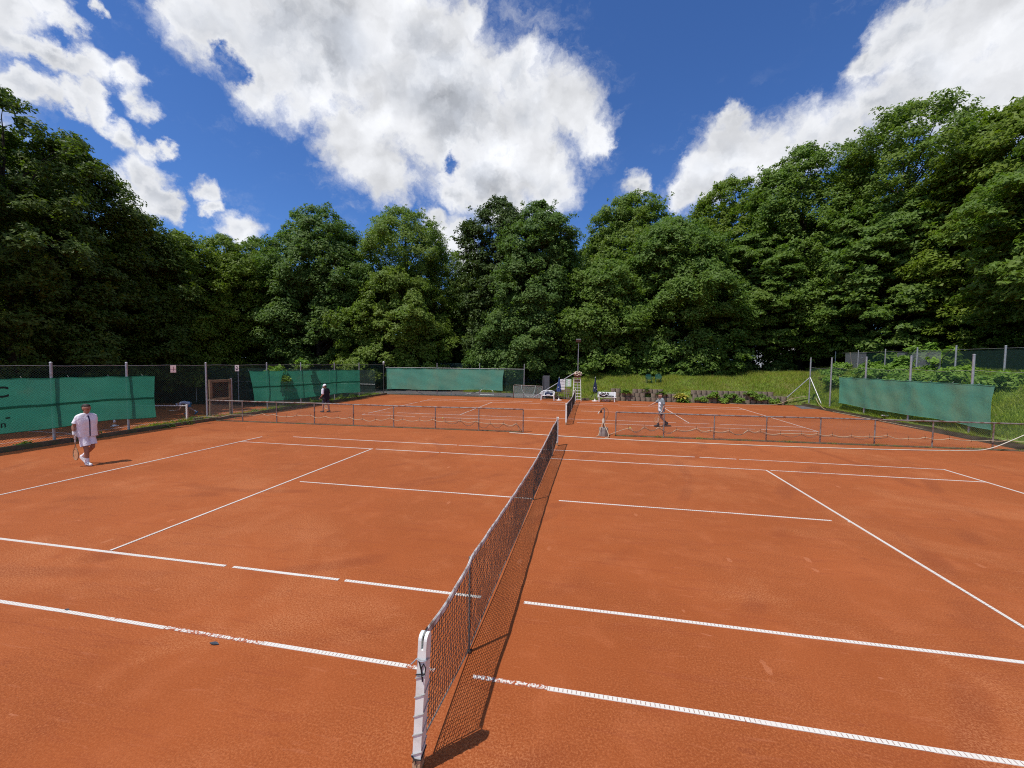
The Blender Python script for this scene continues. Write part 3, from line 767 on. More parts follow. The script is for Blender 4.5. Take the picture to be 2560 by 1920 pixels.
def tennis_net(label, X, ya, yb, sticks, detail, tape):
    t = thing('tennis_net', label, 'tennis net', (X, 0, 0))
    yc = (ya + yb) / 2
    net_post(t, ya, -1, detail); net_post(t, yb, 1, False)
    y0, y1 = ya + 0.075, yb - 0.075
    sA = sticks
    def top(y):
        if y < sA[0]:
            k = (y - y0) / (sA[0] - y0); return 1.055 + (1.045 - 1.055) * k - 0.035 * math.sin(PI * k)
        if y > sA[1]:
            k = (y - sA[1]) / (y1 - sA[1]); return 1.045 + 0.01 * k - 0.02 * math.sin(PI * k)
        k = abs(y - yc) / (sA[1] - yc); return 0.905 + 0.14 * k ** 1.5
    def bot(y):
        if y < sA[0]:
            k = (y - y0) / (sA[0] - y0); return 0.15 * (1 - k) ** 1.1 + 0.035
        if y > sA[1]:
            k = (y - sA[1]) / (y1 - sA[1]); return 0.035 + 0.16 * k
        return 0.035 + 0.03 * abs(math.sin(3 * PI * (y - sA[0]) / (sA[1] - sA[0])))
    def off(y, v): return 0.012 * math.sin(y * 2.3 + v * 3) * v * (1 - v) * 4 - 0.02 * (1 - v)
    def fn(u_, v_):
        y = y0 + (y1 - y0) * u_
        yy = y + 0.028 * math.sin(y * 1.7) * (1 - v_) + 0.02 * v_ * math.sin(5 * y)
        return (off(y, v_), yy, bot(y) + (top(y) - 0.03 - bot(y)) * v_)
    cell = 0.050 if detail else 0.07
    net_strings(fn, int((y1 - y0) / cell), int(0.98 / cell), 0.0033 if detail else 0.0042, 0.003, t)
    n = 90
    ys_ = [y0 + (y1 - y0) * i / n for i in range(n + 1)]
    b = MB(); F = []
    V = []
    for y in ys_:
        z = top(y); wv = 0.003 * math.sin(y * 9)
        V += [(-.008 + wv, y, z - .058), (-.010 + wv, y, z - .01), (0 + wv, y, z), (.010 + wv, y, z - .01), (.008 + wv, y, z - .058)]
    for i in range(n):
        for k in range(4):
            F.append((i * 5 + k, i * 5 + k + 1, i * 5 + 6 + k, i * 5 + 5 + k))
    b.add(V, F).build('head_band', tape, t)
    MB().tube([(0, ya, 1.05), (0, y0 + .04, 1.055)], 0.006, 5).build('cable', RUST, t)
    MB().tube([(0, yb, 1.05), (0, y1 - .04, 1.055)], 0.006, 5).build('cable', RUST, t)
    MB().tube([(off(y, 0), y, bot(y) - .004) for y in ys_], 0.007 if detail else 0.009, 5).build('foot_rope', STRAP, t)
    for y in sA:
        st = MB().box((-.016, y, top(y) / 2 - .01), (0.016, 0.030, top(y) - .0), None, 0.003).build('singles_stick', STRAP, t)
        MB().box((-.016, y, 0.012), (0.05, 0.06, 0.02), None, 0.004).build('stick_foot', RUST, st)
    MB().box((-.014, yc, 0.46), (0.006, 0.045, 0.88), None, 0).build('centre_strap', STRAP if detail else TAPE2, t)
    MB().tube([(-.02, yc, 0.30), (-.03, yc + .01, 0.10), (-.02, yc, 0.0)], 0.012, 6).build('strap_buckle', RUST, t)
    for y in (y0, y1):
        MB().tube([(off(y, k / 8), y, bot(y) + (top(y) - bot(y)) * k / 8) for k in range(9)], 0.006, 5).build('side_cord', BLACKCORD, t)
    return t
tennis_net('worn tennis net across the near court with its laced white post in front', 0.0, -0.985, 11.80, (0.33, 10.05), True, TAPE)
tennis_net('tennis net across the far court', 0.0, 17.25, 29.6, (18.3, 28.6), False, TAPE2)
# lower court's net, glimpsed through the left fence
t = thing('tennis_net', 'tennis net with white band on the lower left court, seen through fence', 'tennis net', (-27.9, 21.4, LEFT_Z))
MB().box((0, 0, 0.55), (0.10, 0.10, 1.10), None, 0.01).build('post', WHITE, t)
MB().box((-12.6, 0, 0.55), (0.10, 0.10, 1.10), None, 0.01).build('post', WHITE, t)
tn = lambda x: 1.05 - 0.14 * math.sin(PI * min(1, -x / 12.6))
MB().slab(lambda u_, v_: (-12.55 * u_ - .03, 0, tn(-12.6 * u_) - 0.07 + 0.07 * v_), 24, 1, (0, 0.012, 0)).build('head_band', TAPE2, t)

# ------------------------------------------------------------------ fences
def uv_sheet(name, path, zlo, zhi, mat, parent, n=10, sag=0.0, kind='stuff'):
    """netting along a ground path [(x, y)...]; UV in metres"""
    V = []; F = []; UVs = []
    s = 0.0
    pts = []
    for (x0, y0), (x1, y1) in zip(path[:-1], path[1:]):
        L = math.hypot(x1 - x0, y1 - y0); k = max(2, int(L / 0.5))
        for i in range(k + (1 if (x1, y1) == path[-1] else 0)):
            t_ = i / k
            pts.append((x0 + (x1 - x0) * t_, y0 + (y1 - y0) * t_, s + L * t_, t_))
        s += L
    for x, y, ss, t_ in pts:
        a = zlo(x, y) if callable(zlo) else zlo; b_ = (zhi(x, y) if callable(zhi) else zhi) - sag * 4 * t_ * (1 - t_)
        V += [(x, y, a), (x, y, b_)]; UVs += [(ss, a), (ss, b_)]
    for i in range(len(pts) - 1):
        F.append((2 * i, 2 * i + 2, 2 * i + 3, 2 * i + 1))
    me = bpy.data.meshes.new(name); me.from_pydata(V, [], F)
    l = me.uv_layers.new(name='UVMap')
    for poly in me.polygons:
        for li in poly.loop_indices:
            l.data[li].uv = UVs[me.loops[li].vertex_index]
    return obj(name, me, mat, parent)
def post(parent, x, y, z0, z1, r=0.035, mat=GALV, cap=True, name='post'):
    lean = (random.uniform(-.012, .012), random.uniform(-.012, .012))
    p = MB().tube([(x, y, z0 - .15), (x + lean[0], y + lean[1], z1)], r, 10).build(name, mat, parent, smooth=False)
    if cap:
        MB().lathe([(r * 1.12, 0), (r * 1.12, .03), (r * .5, .05)], (x + lean[0], y + lean[1], z1 - .01), 10).build('cap', mat, p)
    return p
def wire(parent, pts, r=0.006, mat=GALV, name='tension_wire'):
    return MB().tube(pts, r, 5).build(name, mat, parent)

# left fence
LF = thing('chain_link_fence', 'tall green chain-link fence on grey posts along the left side', 'fence', (0, 0, 0))
LPOST = [5.2, 7.76, 10.24, 13.90, 17.90, 20.85, 24.58, 28.0]
for y in LPOST:
    post(LF, -18.0, y, 0.0, 2.93, 0.042 if y < 15 else 0.036)
uv_sheet('chain_link', [(-18.03, 2.0), (-18.03, 5.2), (-18.03, 7.76), (-18.03, 10.24), (-18.03, 13.9)], 0.06, 2.82, CHAIN_GREEN, LF, sag=0.02)
uv_sheet('chain_link', [(-18.03, 15.3), (-18.03, 17.9), (-18.03, 20.85), (-18.03, 24.58), (-18.03, 28.0), (-18.03, 32.1)], 0.06, 2.84, CHAIN_GREEN, LF, sag=0.02)
uv_sheet('chain_link', [(-18.03, 13.9), (-18.03, 15.3)], 2.1, 2.83, CHAIN_GREEN, LF, sag=0.02)
for zz in (2.84,):
    wire(LF, [(-18.02, y, zz - (0.025 if i % 2 else 0)) for i, y in enumerate(np.linspace(2, 32.1, 25))], 0.007)
# fence and netting of the lower court behind it
LB = thing('chain_link_fence', 'shaded fence with dark green netting on the far side of the lower left court', 'fence', (0, 0, 0))
for y in (12, 16, 20, 24, 28, 31.0):
    post(LB, -43.0, y, LEFT_Z, LEFT_Z + 3.4, 0.05, GALV)
uv_sheet('netting', [(-43.0, 8), (-43.0, 31.0)], LEFT_Z + .05, LEFT_Z + 3.6, NETTING, LB)
for zz in (1.2, 2.6):
    wire(LB, [(-42.96, 8, LEFT_Z + zz), (-42.96, 31, LEFT_Z + zz)], 0.012)
LE = thing('chain_link_fence', 'dark netted fence at the far end of the lower left court', 'fence', (0, 0, 0))
for x in (-43, -38, -33, -28, -23):
    post(LE, x, 31.2, -1.0, 2.2, 0.045, GALV)
uv_sheet('netting', [(-43, 31.2), (-18.3, 31.2)], LEFT_Z, 2.3, NETTING, LE)
wire(LE, [(-43, 31.15, 1.0), (-18.3, 31.15, 1.0)], 0.012)

# back fence
BF = thing('chain_link_fence', 'tall chain-link fence on slim posts along the back of the far court', 'fence', (0, 0, 0))
for x in (-12.82, -8.74, -4.66):
    post(BF, x, 32.55, 0, 2.98, 0.034)
uv_sheet('chain_link', [(-18, 32.58), (-12.82, 32.58), (-8.74, 32.58), (-4.66, 32.58)], 0.05, 2.55, CHAIN_THIN, BF, sag=0.02)
wire(BF, [(-18, 32.56, 2.56), (-4.66, 32.56, 2.56)], 0.008)
for a, b_ in (((-15.6, 32.6, 0.6), (-14.0, 32.7, 0.02)), ((-10.4, 33.4, 0.05), (-8.9, 33.0, 0.45))):
    MB().tube([a, b_], 0.025, 6).build('brace', GALV, BF)
cp = thing('fence_post', 'corner fence post topped by a white ball lamp', 'post', (-18.0, 32.2, 0))
MB().tube([(0, 0, -.1), (0, 0, 2.86)], 0.045, 10).build('pole', DARKPOST, cp)
MB().lathe([(0.07, 0), (0.09, 0.05), (0.09, 0.14), (0.06, 0.16)], (0, 0, 2.78), 12).build('lamp_fitting', GREYPANEL, cp)
MB().ball((0, 0, 3.02), 0.095, 14, 10).build('lamp_globe', WHITEP, cp, smooth=True)
BF2 = thing('chain_link_fence', 'dark green netted fence at the edge of the wood behind the path', 'fence', (0, 0, 0))
for x in (-30, -25, -20, -15, -10.4, -7.2, -3.2):
    post(BF2, x, 40.6, 0.6, 3.3, 0.035, DARKPOST)
uv_sheet('netting', [(-34, 40.6), (-0.5, 40.6)], 0.6, lambda x, y: 3.0, NETTING, BF2)

# right fence
RF = thing('chain_link_fence', 'chain-link fence on tall grey posts along the right side of the far court', 'fence', (0, 0, 0))
for y in (14.9, 18.28, 21.96, 25.62, 29.42):
    post(RF, 18.0, y, 0.2, 3.70, 0.05)
uv_sheet('chain_link', [(18.03, 13.0), (18.03, 18.28), (18.03, 21.96), (18.03, 25.62), (18.03, 29.42), (18.03, 32.3)], 0.3, 3.02, CHAIN_THIN, RF, sag=0.10)
wire(RF, [(18.03, y, 3.02 - (0.09 if i % 2 else 0)) for i, y in enumerate((14.9, 16.6, 18.28, 20.1, 21.96, 23.8, 25.62, 27.5, 29.42, 30.9, 32.3))], 0.008)
cp = thing('fence_post', 'braced grey corner post with two slanting struts', 'post', (18.0, 32.3, 0))
MB().tube([(0, 0, 0.2), (0, 0, 3.75)], 0.05, 10).build('pole', GALV, cp)
MB().tube([(0, 0, 2.25), (-1.75, 0.35, 0.25)], 0.032, 8).build('strut', GALV, cp)
MB().tube([(0, 0, 2.25), (0.05, -1.75, 0.25)], 0.032, 8).build('strut', GALV, cp)
MB().lathe([(0.056, 0), (0.056, .03), (0.02, .05)], (0, 0, 3.73), 10).build('cap', GALV, cp)
# upper right fence on the bank
UF = thing('chain_link_fence', 'upper fence on the right bank hung with dark netting', 'fence', (0, 0, 0))
for y in (22.4, 25.4, 28.4, 31.45, 34.6, 19.2, 37.8):
    post(UF, 22.5, y, 2.3, 4.40 if y > 23 else 4.28, 0.045 if y < 30 else 0.036)
uv_sheet('netting', [(22.53, 15), (22.53, 26.4)], 2.4, 4.12, NETTING, UF)
uv_sheet('shade_net', [(22.53, 26.5), (22.53, 30.3)], 2.4, 4.16, GREYNET, UF)
uv_sheet('netting', [(22.53, 30.4), (22.53, 33.6)], 2.4, 4.18, CHAIN_THIN, UF)
uv_sheet('shade_net', [(22.53, 33.65), (22.53, 36.4)], 2.4, 4.25, GREYNET, UF)
wire(UF, [(22.5, 15, 4.12), (22.5, 37.8, 4.28)], 0.008)
for a, b_ in (((22.55, 27.4, 4.1), (22.7, 28.5, 3.1)), ((22.6, 25.9, 4.2), (22.8, 27.0, 3.5)), ((22.5, 35.2, 2.7), (22.6, 35.9, 4.3))):
    MB().tube([a, b_], 0.03, 6).build('leaning_stick', OLDWOOD, UF)

# low rail fences between the two courts
def ry(x): return 14.44 + 0.03 * x
def low_rail(label, xs_, x_start, x_end):
    t = thing('rail_fence', label, 'fence', (0, 0, 0))
    for x in xs_:
        p = MB().tube([(x, ry(x), -.1), (x, ry(x), 1.03)], 0.026, 8).build('post', RAIL, t)
    MB().tube([(x_start, ry(x_start), 1.04), *[(x, ry(x) + random.uniform(-.01, .01), 1.04 + random.uniform(-.012, .008)) for x in xs_ if x_start < x < x_end], (x_end, ry(x_end), 1.04)], 0.029, 8).build('top_rail', RAIL, t)
    uv_sheet('chain_link', [(x_start, ry(x_start) + .03), (x_end, ry(x_end) + .03)], 0.04, 1.0, CHAIN_GREY, t)
    hooks = []
    for a, b_ in zip(xs_[:-1], xs_[1:]):
        for k in (0.25, 0.6, 0.9):
            hooks.append(a + (b_ - a) * (k + random.uniform(-.05, .05)))
    hz = {}
    for x in hooks:
        z = 0.40 + random.uniform(-.05, .06); hz[x] = z
        MB().tube([(x, ry(x) - .03, z - .06), (x, ry(x) - .07, z - .02), (x, ry(x) - .06, z + .03), (x, ry(x) - .02, z + .10)], 0.007, 5).build('hose_hook', RUST, t)
    return t, hooks, hz
def draped(hooks, hz, lo, hi, sagf, start, end, dz=0.0, dy=-.055):
    pts = [Vector(start)] if start else []
    hs = [x for x in hooks if lo <= x <= hi]
    for i, x in enumerate(hs):
        pts.append(Vector((x, ry(x) + dy, hz[x] + dz)))
        if i + 1 < len(hs):
            x2 = hs[i + 1]
            sg = sagf * (x2 - x) * random.uniform(.3, 1.3)
            for k in (.33, .67):
                pts.append(Vector((x + (x2 - x) * k, ry(x + (x2 - x) * k) + dy, hz[x] + (hz[x2] - hz[x]) * k + dz - sg)))
    if end: pts.append(Vector(end))
    return smooth_path(pts)
def smooth_path(P, k=4):
    P = [Vector(p) for p in P]; out_ = []
    for i in range(len(P) - 1):
        p0, p1, p2, p3 = P[max(i - 1, 0)], P[i], P[i + 1], P[min(i + 2, len(P) - 1)]
        for j in range(k):
            t_ = j / k
            out_.append(0.5 * ((2 * p1) + (p2 - p0) * t_ + (2 * p0 - 5 * p1 + 4 * p2 - p3) * t_ ** 2 + (3 * p1 - p0 - 3 * p2 + p3) * t_ ** 3))
    out_.append(P[-1]); return out_
def hose(label, pts, r, mat, sm=True):
    return tag(MB().tube(smooth_path(pts) if sm else pts, r, 7).build('garden_hose', mat, smooth=True), label, 'hose')
LX = [-15.96, -14.05, -12.0, -9.95, -7.9, -5.85, -3.78, -1.74]
RX = [2.3, 4.29, 6.3, 8.31, 10.31, 12.25, 14.24, 16.24, 18.2]
_, hk, hz = low_rail('low tube-and-mesh rail fence left of the tap', LX, -18.0, -1.74)
hose('cream hose draped on hooks along the low rail left of the tap', [(-18.2, 13.5, .12), (-17.9, 13.75, 0.24), (-17.2, 13.85, 0.2), (-16.6, 13.85, .34)] + draped(hk, hz, -16, -2, 0.10, None, (-1.9, 14.36, .06)), 0.0125, HOSE, False)
hose('brown hose sagging in loops near the right end of the left rail', draped(hk, hz, -5.9, -2, 0.30, None, (-1.78, 14.33, .05), -0.02, -.075), 0.011, HOSED, False)
_, hk, hz = low_rail('low tube-and-mesh rail fence right of the tap', RX, 2.3, 18.3)
hose('cream hose draped on hooks along the low rail right of the tap', draped(hk, hz, 2.4, 9, 0.22, (1.95, 14.42, .03), None) + draped(hk, hz, 9, 18.2, 0.07, None, (18.2, 14.9, .36)), 0.0125, HOSE, False)
hose('brown hose sagging under the cream one on the right rail', draped(hk, hz, 2.6, 13, 0.12, None, None, -0.05, -.08), 0.010, HOSED, False)
hose('long pale hose on the clay before the right rail, rising at its end', [(-2.3, 14.10, .018), (-1.2, 13.95, .018), (0.0, 13.80, .018), (1.9, 13.66, .015), (4.8, 13.58, .015), (9.2, 13.72, .018), (12.8, 14.08, .018), (15.2, 14.55, .02),
     (16.0, 14.72, .10), (16.8, 14.88, .42), (17.6, 14.95, .86), (18.4, 15.0, 1.35)], 0.016, HOSEW)
hose('tan hose running along the foot of the right bank', [(17.72, 15.2, .03), (17.6, 19, .03), (17.55, 22.5, .03), (17.5, 26, .03), (17.6, 29, .03), (17.9, 30.6, .3), (17.95, 31.2, .7)], 0.02, HOSE)
hose('pale hose trailing from the braced corner post across the bank foot', [(17.8, 32.3, .75), (16.8, 32.2, .55), (15.6, 31.9, .10), (14.2, 31.9, .03), (12.5, 32.05, .03), (11.6, 32.1, .12)], 0.018, HOSE)

# tap stand
t = thing('standpipe', 'grey standpipe with tap on a concrete block between the rails', 'standpipe', (1.79, 14.42, 0))
MB().lathe([(0.20, -.02), (0.195, .30), (0.185, .36)], (0, 0, 0), 10).build('concrete_base', CONCRETE, t)
MB().tube([(0.0, 0, .3), (0.01, 0, 0.9), (0.02, 0, 1.12), (-.02, -.02, 1.19), (-.09, -.03, 1.18), (-.12, -.03, 1.10)], 0.032, 10).build('pipe', RAIL, t, smooth=True)
MB().lathe([(0.03, -.05), (0.045, -.02), (0.045, .03), (0.025, .06)], (-.13, -.03, 1.05), 10).build('tap', RUST, t)
MB().tube([(-.19, -.03, 1.06), (-.24, -.05, 1.00), (-.25, -.05, .95)], 0.02, 6).build('spout', HOSEW, t)
MB().lathe([(0.05, -.07), (0.055, .0), (0.045, .12)], (-.02, -.09, .64), 10).build('hose_junction', HOSEW, t)
hose('cream hose looping from the standpipe down to the left', [(1.76, 14.32, .62), (1.70, 14.26, .45), (1.62, 14.20, .22), (1.56, 14.14, .05), (1.48, 14.12, .02)], 0.017, HOSE)
hose('cream hose looping from the standpipe down to the right', [(1.78, 14.31, .62), (1.84, 14.24, .45), (1.93, 14.12, .28), (1.98, 14.02, .12), (1.95, 13.90, .03), (1.84, 13.84, .02)], 0.018, HOSE)
hose('thin dark hose arching over the top of the standpipe', [(1.70, 14.38, 1.18), (1.80, 14.36, 1.24), (1.93, 14.36, 1.16), (1.97, 14.36, .95), (1.88, 14.37, .72), (1.80, 14.34, .55)], 0.009, HOSED)

# ------------------------------------------------------------------ windscreens
def windscreen(label, p0, p1, z, face, mat, seam=None, skew=(0, 0)):
    """green cloth on a fence: p0, p1 ground points, z = (lo0, hi0, lo1, hi1), face = unit vector out of the fence"""
    t = thing('windscreen', label, 'windscreen', (*p0, 0))
    d = Vector((p1[0] - p0[0], p1[1] - p0[1], 0)); L = d.length; d /= L; fc = Vector((*face, 0))
    ph = random.uniform(0, 6)
    def fn(u_, v_):
        lo = z[0] + (z[2] - z[0]) * u_; hi = z[1] + (z[3] - z[1]) * u_
        nt = max(1, L / 1.3); sc_ = abs(math.sin(PI * nt * u_))
        hi -= 0.035 * sc_; lo += 0.03 * math.sin(5 * u_ * 2 + ph) + 0.02 * math.sin(17 * u_ + ph)
        s = u_ * L + (skew[0] * (1 - u_) + skew[1] * u_) * (1 - v_) + (0.05 * math.sin(v_ * PI) if u_ < .01 else 0) - (0.07 * math.sin(v_ * PI) if u_ > .99 else 0)
        bulge = 0.045 * math.sin(6.3 * u_ * L / 3.7 + ph) * (1 - v_) + 0.016 * math.sin(9 * u_ * L / 2.1 + 4 * v_ + ph) + 0.004 * math.sin(31 * u_ * L / 3 + 7 * v_ * v_ + 2 * math.sin(9 * v_ + ph)) * v_ + 0.005 * math.sin(14 * v_ + 2 * u_ * L + ph) + 0.05
        return Vector((0, 0, 0)) + d * s + fc * bulge + Vector((0, 0, lo + (hi - lo) * v_))
    MB().grid(fn, int(L * 5), 14).build('cloth', mat, t, smooth=True)
    MB().tube([fn(i / 60, 1.0) + fc * 0.004 for i in range(61)], 0.012, 5).build('top_hem', mat, t)
    MB().tube([fn(i / 60, 0.0) + fc * 0.004 for i in range(61)], 0.010, 5).build('bottom_hem', mat, t)
    if seam:
        MB().slab(lambda u_, v_: fn(u_, seam + (v_ - .5) * .05) + fc * (0.016 + 0.01 * v_), int(L * 4), 1, fc * -0.01).build('seam_flap', mat, t)
    for i in range(int(L / 1.3) + 1):
        p = fn(min(1, i * 1.3 / L), 1.0)
        MB().tube([p, p - fc * 0.06 + Vector((0, 0, .07))], 0.005, 4).build('tie', GREYCORD, t)
    return t, fn
ws, fnL = windscreen('dark green windscreen with a lettered corner on the left fence nearest the camera', (-17.96, 3.0), (-17.96, 11.3), (0.62, 2.44, 0.56, 2.37), (1, 0), TARP, 0.47)
# lettering on it: only the end of the words is in view
def text_mesh(txt, size, ext=0.0, bold=0.0):
    c = bpy.data.curves.new('lettering', 'FONT'); c.body = txt; c.size = size; c.extrude = ext; c.offset = bold
    o = bpy.data.objects.new('lettering', c); COL.objects.link(o)
    dg = bpy.context.evaluated_depsgraph_get(); dg.update()
    me = bpy.data.meshes.new_from_object(o.evaluated_get(dg))
    bpy.data.objects.remove(o); return me
def lettering(txt, size, mat, parent, loc, rot, bold=0.0, sx=1.0, name='lettering'):
    me = text_mesh(txt, size, 0.002, bold)
    o = obj(name, me, mat, parent); o.location = loc; o.rotation_euler = rot; o.scale = (sx, 1, 1)
    return o
lettering('C', 0.50, DKGREEN, ws, (0.135, 3.13, 1.80), (PI / 2, 0, PI / 2), 0.012, 1.15)
lettering('n', 0.30, DKGREEN, ws, (0.135, 3.28, 0.80), (PI / 2, 0, PI / 2), 0.004)
lettering('-', 0.45, DKGREEN, ws, (0.135, 3.40, 1.00), (PI / 2, 0, PI / 2), 0.004)
windscreen('long dark green windscreen on the left fence beside the far court', (-17.96, 16.5), (-17.96, 27.95), (0.62, 2.50, 0.55, 2.38), (1, 0), TARP, 0.48, (0.28, 0))
windscreen('faded green windscreen across the back fence left of the benches', (-17.85, 32.42), (-6.45, 32.42), (0.50, 2.46, 0.66, 2.50), (0, -1), TARPF, None, (0.1, -0.1))
windscreen('faded green windscreen on the right fence in front of the bank', (17.93, 28.25), (17.93, 17.05), (0.60, 2.40, 0.56, 2.40), (-1, 0), TARPF, None, (0.25, 0))

# court number plates
for txt, y, m1, m2, lab in (('1', 12.18, PLATEP, INKP, 'faded pinkish court number plate 1 high on the left fence'), ('2', 15.72, PLATEW, INK, 'white court number plate 2 high on the left fence above the gate')):
    s = thing('number_plate', lab, 'sign', (-17.955, y, 2.66))
    MB().grid(lambda u_, v_: (0.004 * math.sin(3 * u_), -.135 + .27 * u_, -.17 + .34 * v_), 4, 4).build('plate', m1, s)
    lettering(txt, 0.30, m2, s, (0.0085, -0.09 if txt == '2' else -0.06, -0.105), (PI / 2, 0, PI / 2), 0.004, name='number')

# gate
g = thing('garden_gate', 'narrow wooden-framed wire gate in the left fence beside the rail', 'gate', (-18.0, 13.98, 0))
for y in (0.10, 1.30):
    MB().box((0, y, 1.08), (0.07, 0.075, 2.0), None, 0.006).build('stile', OLDWOOD, g)
MB().tube([(0.0, 1.40, -.1), (0, 1.40, 2.12)], 0.04, 8).build('gate_post', GALV, g)
for z in (2.03, 1.02, 0.10):
    MB().box((0.0, 0.70, z), (0.062, 1.12, 0.07), None, 0.006).build('crossbar', OLDWOOD, g)
for (y0_, y1_, z0_, z1_) in ((0.16, 1.24, 1.08, 1.98),):
    for (cy_, cz_, sy_, sz_) in ((0.17, 1.53, .06, .9), (1.23, 1.53, .06, .9), (.7, 1.96, 1.0, .06), (.7, 1.09, 1.0, .06)):
        MB().box((0.04, cy_, cz_), (0.012, sy_, sz_), None, 0.003).build('trim', OLDWOOD, g)
uv_sheet('wire_mesh', [(0.0, 0.13), (0.0, 1.27)], 0.12, 2.0, mesh_mat('gate_wire', (0.30, 0.25, 0.19), 0.10, 0.09), g)

# ------------------------------------------------------------------ retaining wall of planter blocks
wall = thing('block_wall', 'stepped retaining wall of rounded grey-brown planter blocks below the bank', 'wall', (2.9, 32.5, 0))
def planter_block():
    b = MB(); n = 10; h = 0.335
    prof = [(0.20 * math.cos(a), -0.20 * math.sin(a) * 0.8) for a in np.linspace(0.12, PI - 0.12, n)]
    prof = [(0.198, 0.14)] + prof + [(-0.198, 0.14)]
    k = len(prof)
    V = [(x, y, 0) for x, y in prof] + [(x, y, h) for x, y in prof] + [(x * .8, y * .8 + .005, h) for x, y in prof] + [(x * .8, y * .8 + .005, h - .06) for x, y in prof]
    F = []
    for lv in range(3):
        for i in range(k):
            j = (i + 1) % k
            F.append((lv * k + i, lv * k + j, (lv + 1) * k + j, (lv + 1) * k + i))
    F.append(tuple(3 * k + i for i in range(k)))
    return b.add(V, F[:]).mesh('block')
bm_ = planter_block(); bm_.materials.append(BLOCK)
for row, segs in enumerate(([(0.2, 5.2), (6.2, 13.5)], [(0.35, 2.6), (3.3, 5.0), (6.6, 13.3)], [(0.2, 0.9), (2.0, 4.2), (6.7, 12.6)])):
    for a, b_ in segs:
        x = a
        while x < b_:
            o = bpy.data.objects.new('block', bm_); COL.objects.link(o); o.parent = wall
            o.location = (x + (0.2 if row % 2 else 0), 0.11 * row + random.uniform(-.012, .012), 0.34 * row - 0.01)
            o.rotation_euler = (0, 0, random.uniform(-.05, .05))
            x += 0.415

# ------------------------------------------------------------------ furniture at the back of the far court
# white moulded garden bench
t = thing('garden_bench', 'white moulded plastic garden bench at the left beside the folded blue parasol', 'bench', (-2.35, 30.9, 0))
for sx in (-1, 1):
    for sy, z1 in ((-.22, .42), (.20, .44)):
        MB().tube([(sx * .55, sy * 1.08, 0), (sx * .50, sy, z1)], 0.035, 6, r1=0.045).build('leg', WHITEP, t)
    MB().tube([(sx * .54, -.24, .42), (sx * .56, -.24, .60), (sx * .56, -.10, .64), (sx * .55, .20, .66)], 0.032, 8).build('armrest', WHITEP, t, smooth=True)
MB().slab(lambda u_, v_: (-.54 + 1.08 * u_, -.25 + .46 * v_, .42 - .03 * math.sin(PI * v_) + .01 * math.sin(PI * u_)), 16, 8, (0, 0, -.035)).build('seat', WHITEP, t, smooth=True)
arch = lambda u_: .80 - .13 * abs(2 * u_ - 1) ** 3.5
bk = MB().tube([(-.56, .18, .42), (-.56, .22, .62), *[(-.56 + 1.12 * k / 14, .24, arch(k / 14)) for k in range(15)], (.56, .22, .62), (.56, .18, .42)], 0.034, 8).build('back_frame', WHITEP, t, smooth=True)
for k in range(9):
    x = -.44 + .11 * k
    MB().slab(lambda u_, v_: (x - .032 + .064 * u_, .19 + .05 * v_, .42 + (arch((x + .56) / 1.12) - .44) * v_), 1, 4, (0, .014, 0)).build('back_slat', WHITEP, t)
# blue bag on it
bg_ = MB().grid(lambda u_, v_: ((.34 * math.cos(2 * PI * u_)) * (abs(math.sin(PI * v_)) ** .5), .13 * math.sin(2 * PI * u_) * (abs(math.sin(PI * v_)) ** .5), .12 - .13 * math.cos(PI * v_) + .02 * math.sin(9 * u_ + 4 * v_)), 20, 10)
bo = thing('sports_bag', 'blue sports bag with white print lying on the white plastic bench', 'bag', (-2.28, 30.83, .42))
bg_.build('body', NAVY, bo, smooth=True)
MB().slab(lambda u_, v_: (-.16 + .30 * u_, -.125 - .02 * math.sin(PI * u_), .06 + .05 * v_), 8, 2, (0, .01, 0)).build('print_panel', WHITEP, bo)
MB().tube([(-.12, -.02, .24), (-.06, -.03, .31), (.06, -.03, .31), (.12, -.02, .24)], .012, 5).build('handle', BLACKCLOTH, bo)

# folded parasols
def parasol(label, x, y, mat, ztop=1.95, zlow=0.78, R_=0.21):
    t = thing('parasol', label, 'parasol', (x, y, 0), group='folded blue parasols')
    MB().tube([(0, 0, .05), (0, 0, ztop)], 0.018, 8).build('pole', GALV, t)
    n = 16; V = []; F = []; m = 10
    for i in range(m + 1):
        k = i / m
        r0 = 0.025 + (R_ - .025) * (1 - (1 - k) ** 1.0) * (1 if k < .86 else 1 - .12 * (k - .86) / .14)
        for j in range(n):
            a = 2 * PI * j / n
            r_ = r0 * (1.0 if j % 2 else 0.68) * (1 + .08 * math.sin(3 * j + i))
            V.append((r_ * math.cos(a), r_ * math.sin(a), ztop - .02 - (ztop - zlow) * k + (0.05 * (j % 2) if i == m else 0)))
    for i in range(m):
        for j in range(n):
            j2 = (j + 1) % n
            F.append((i * n + j, (i + 1) * n + j, (i + 1) * n + j2, i * n + j2))
    MB().add(V, F).build('canopy', mat, t, smooth=False)
    MB().lathe([(0.012, 0), (0.03, .03), (0.012, .08)], (0, 0, ztop - .03), 8).build('finial', WHITEP, t)
    MB().lathe([(0.26, 0), (0.26, .035), (0.06, .06), (0.04, .20)], (0, 0, .002), 18).build('base', WHITEP, t)
    for z, a in ((1.0, -.6), (1.12, -1.9)):
        k = (ztop - z) / (ztop - zlow); rr = R_ * k * .98
        MB().box((rr * math.cos(a), rr * math.sin(a), z), (.075, .008, .07), Matrix.Rotation(a + PI / 2, 3, 'Z')).build('print', WHITEP, t)
    return t
parasol('folded royal-blue parasol beside the white plastic bench', -1.43, 31.05, BLUE, 1.93, .74, .25)
parasol('folded navy parasol between umpire ladder and slatted bench', 1.55, 31.2, NAVY, 1.98, .80, .22)

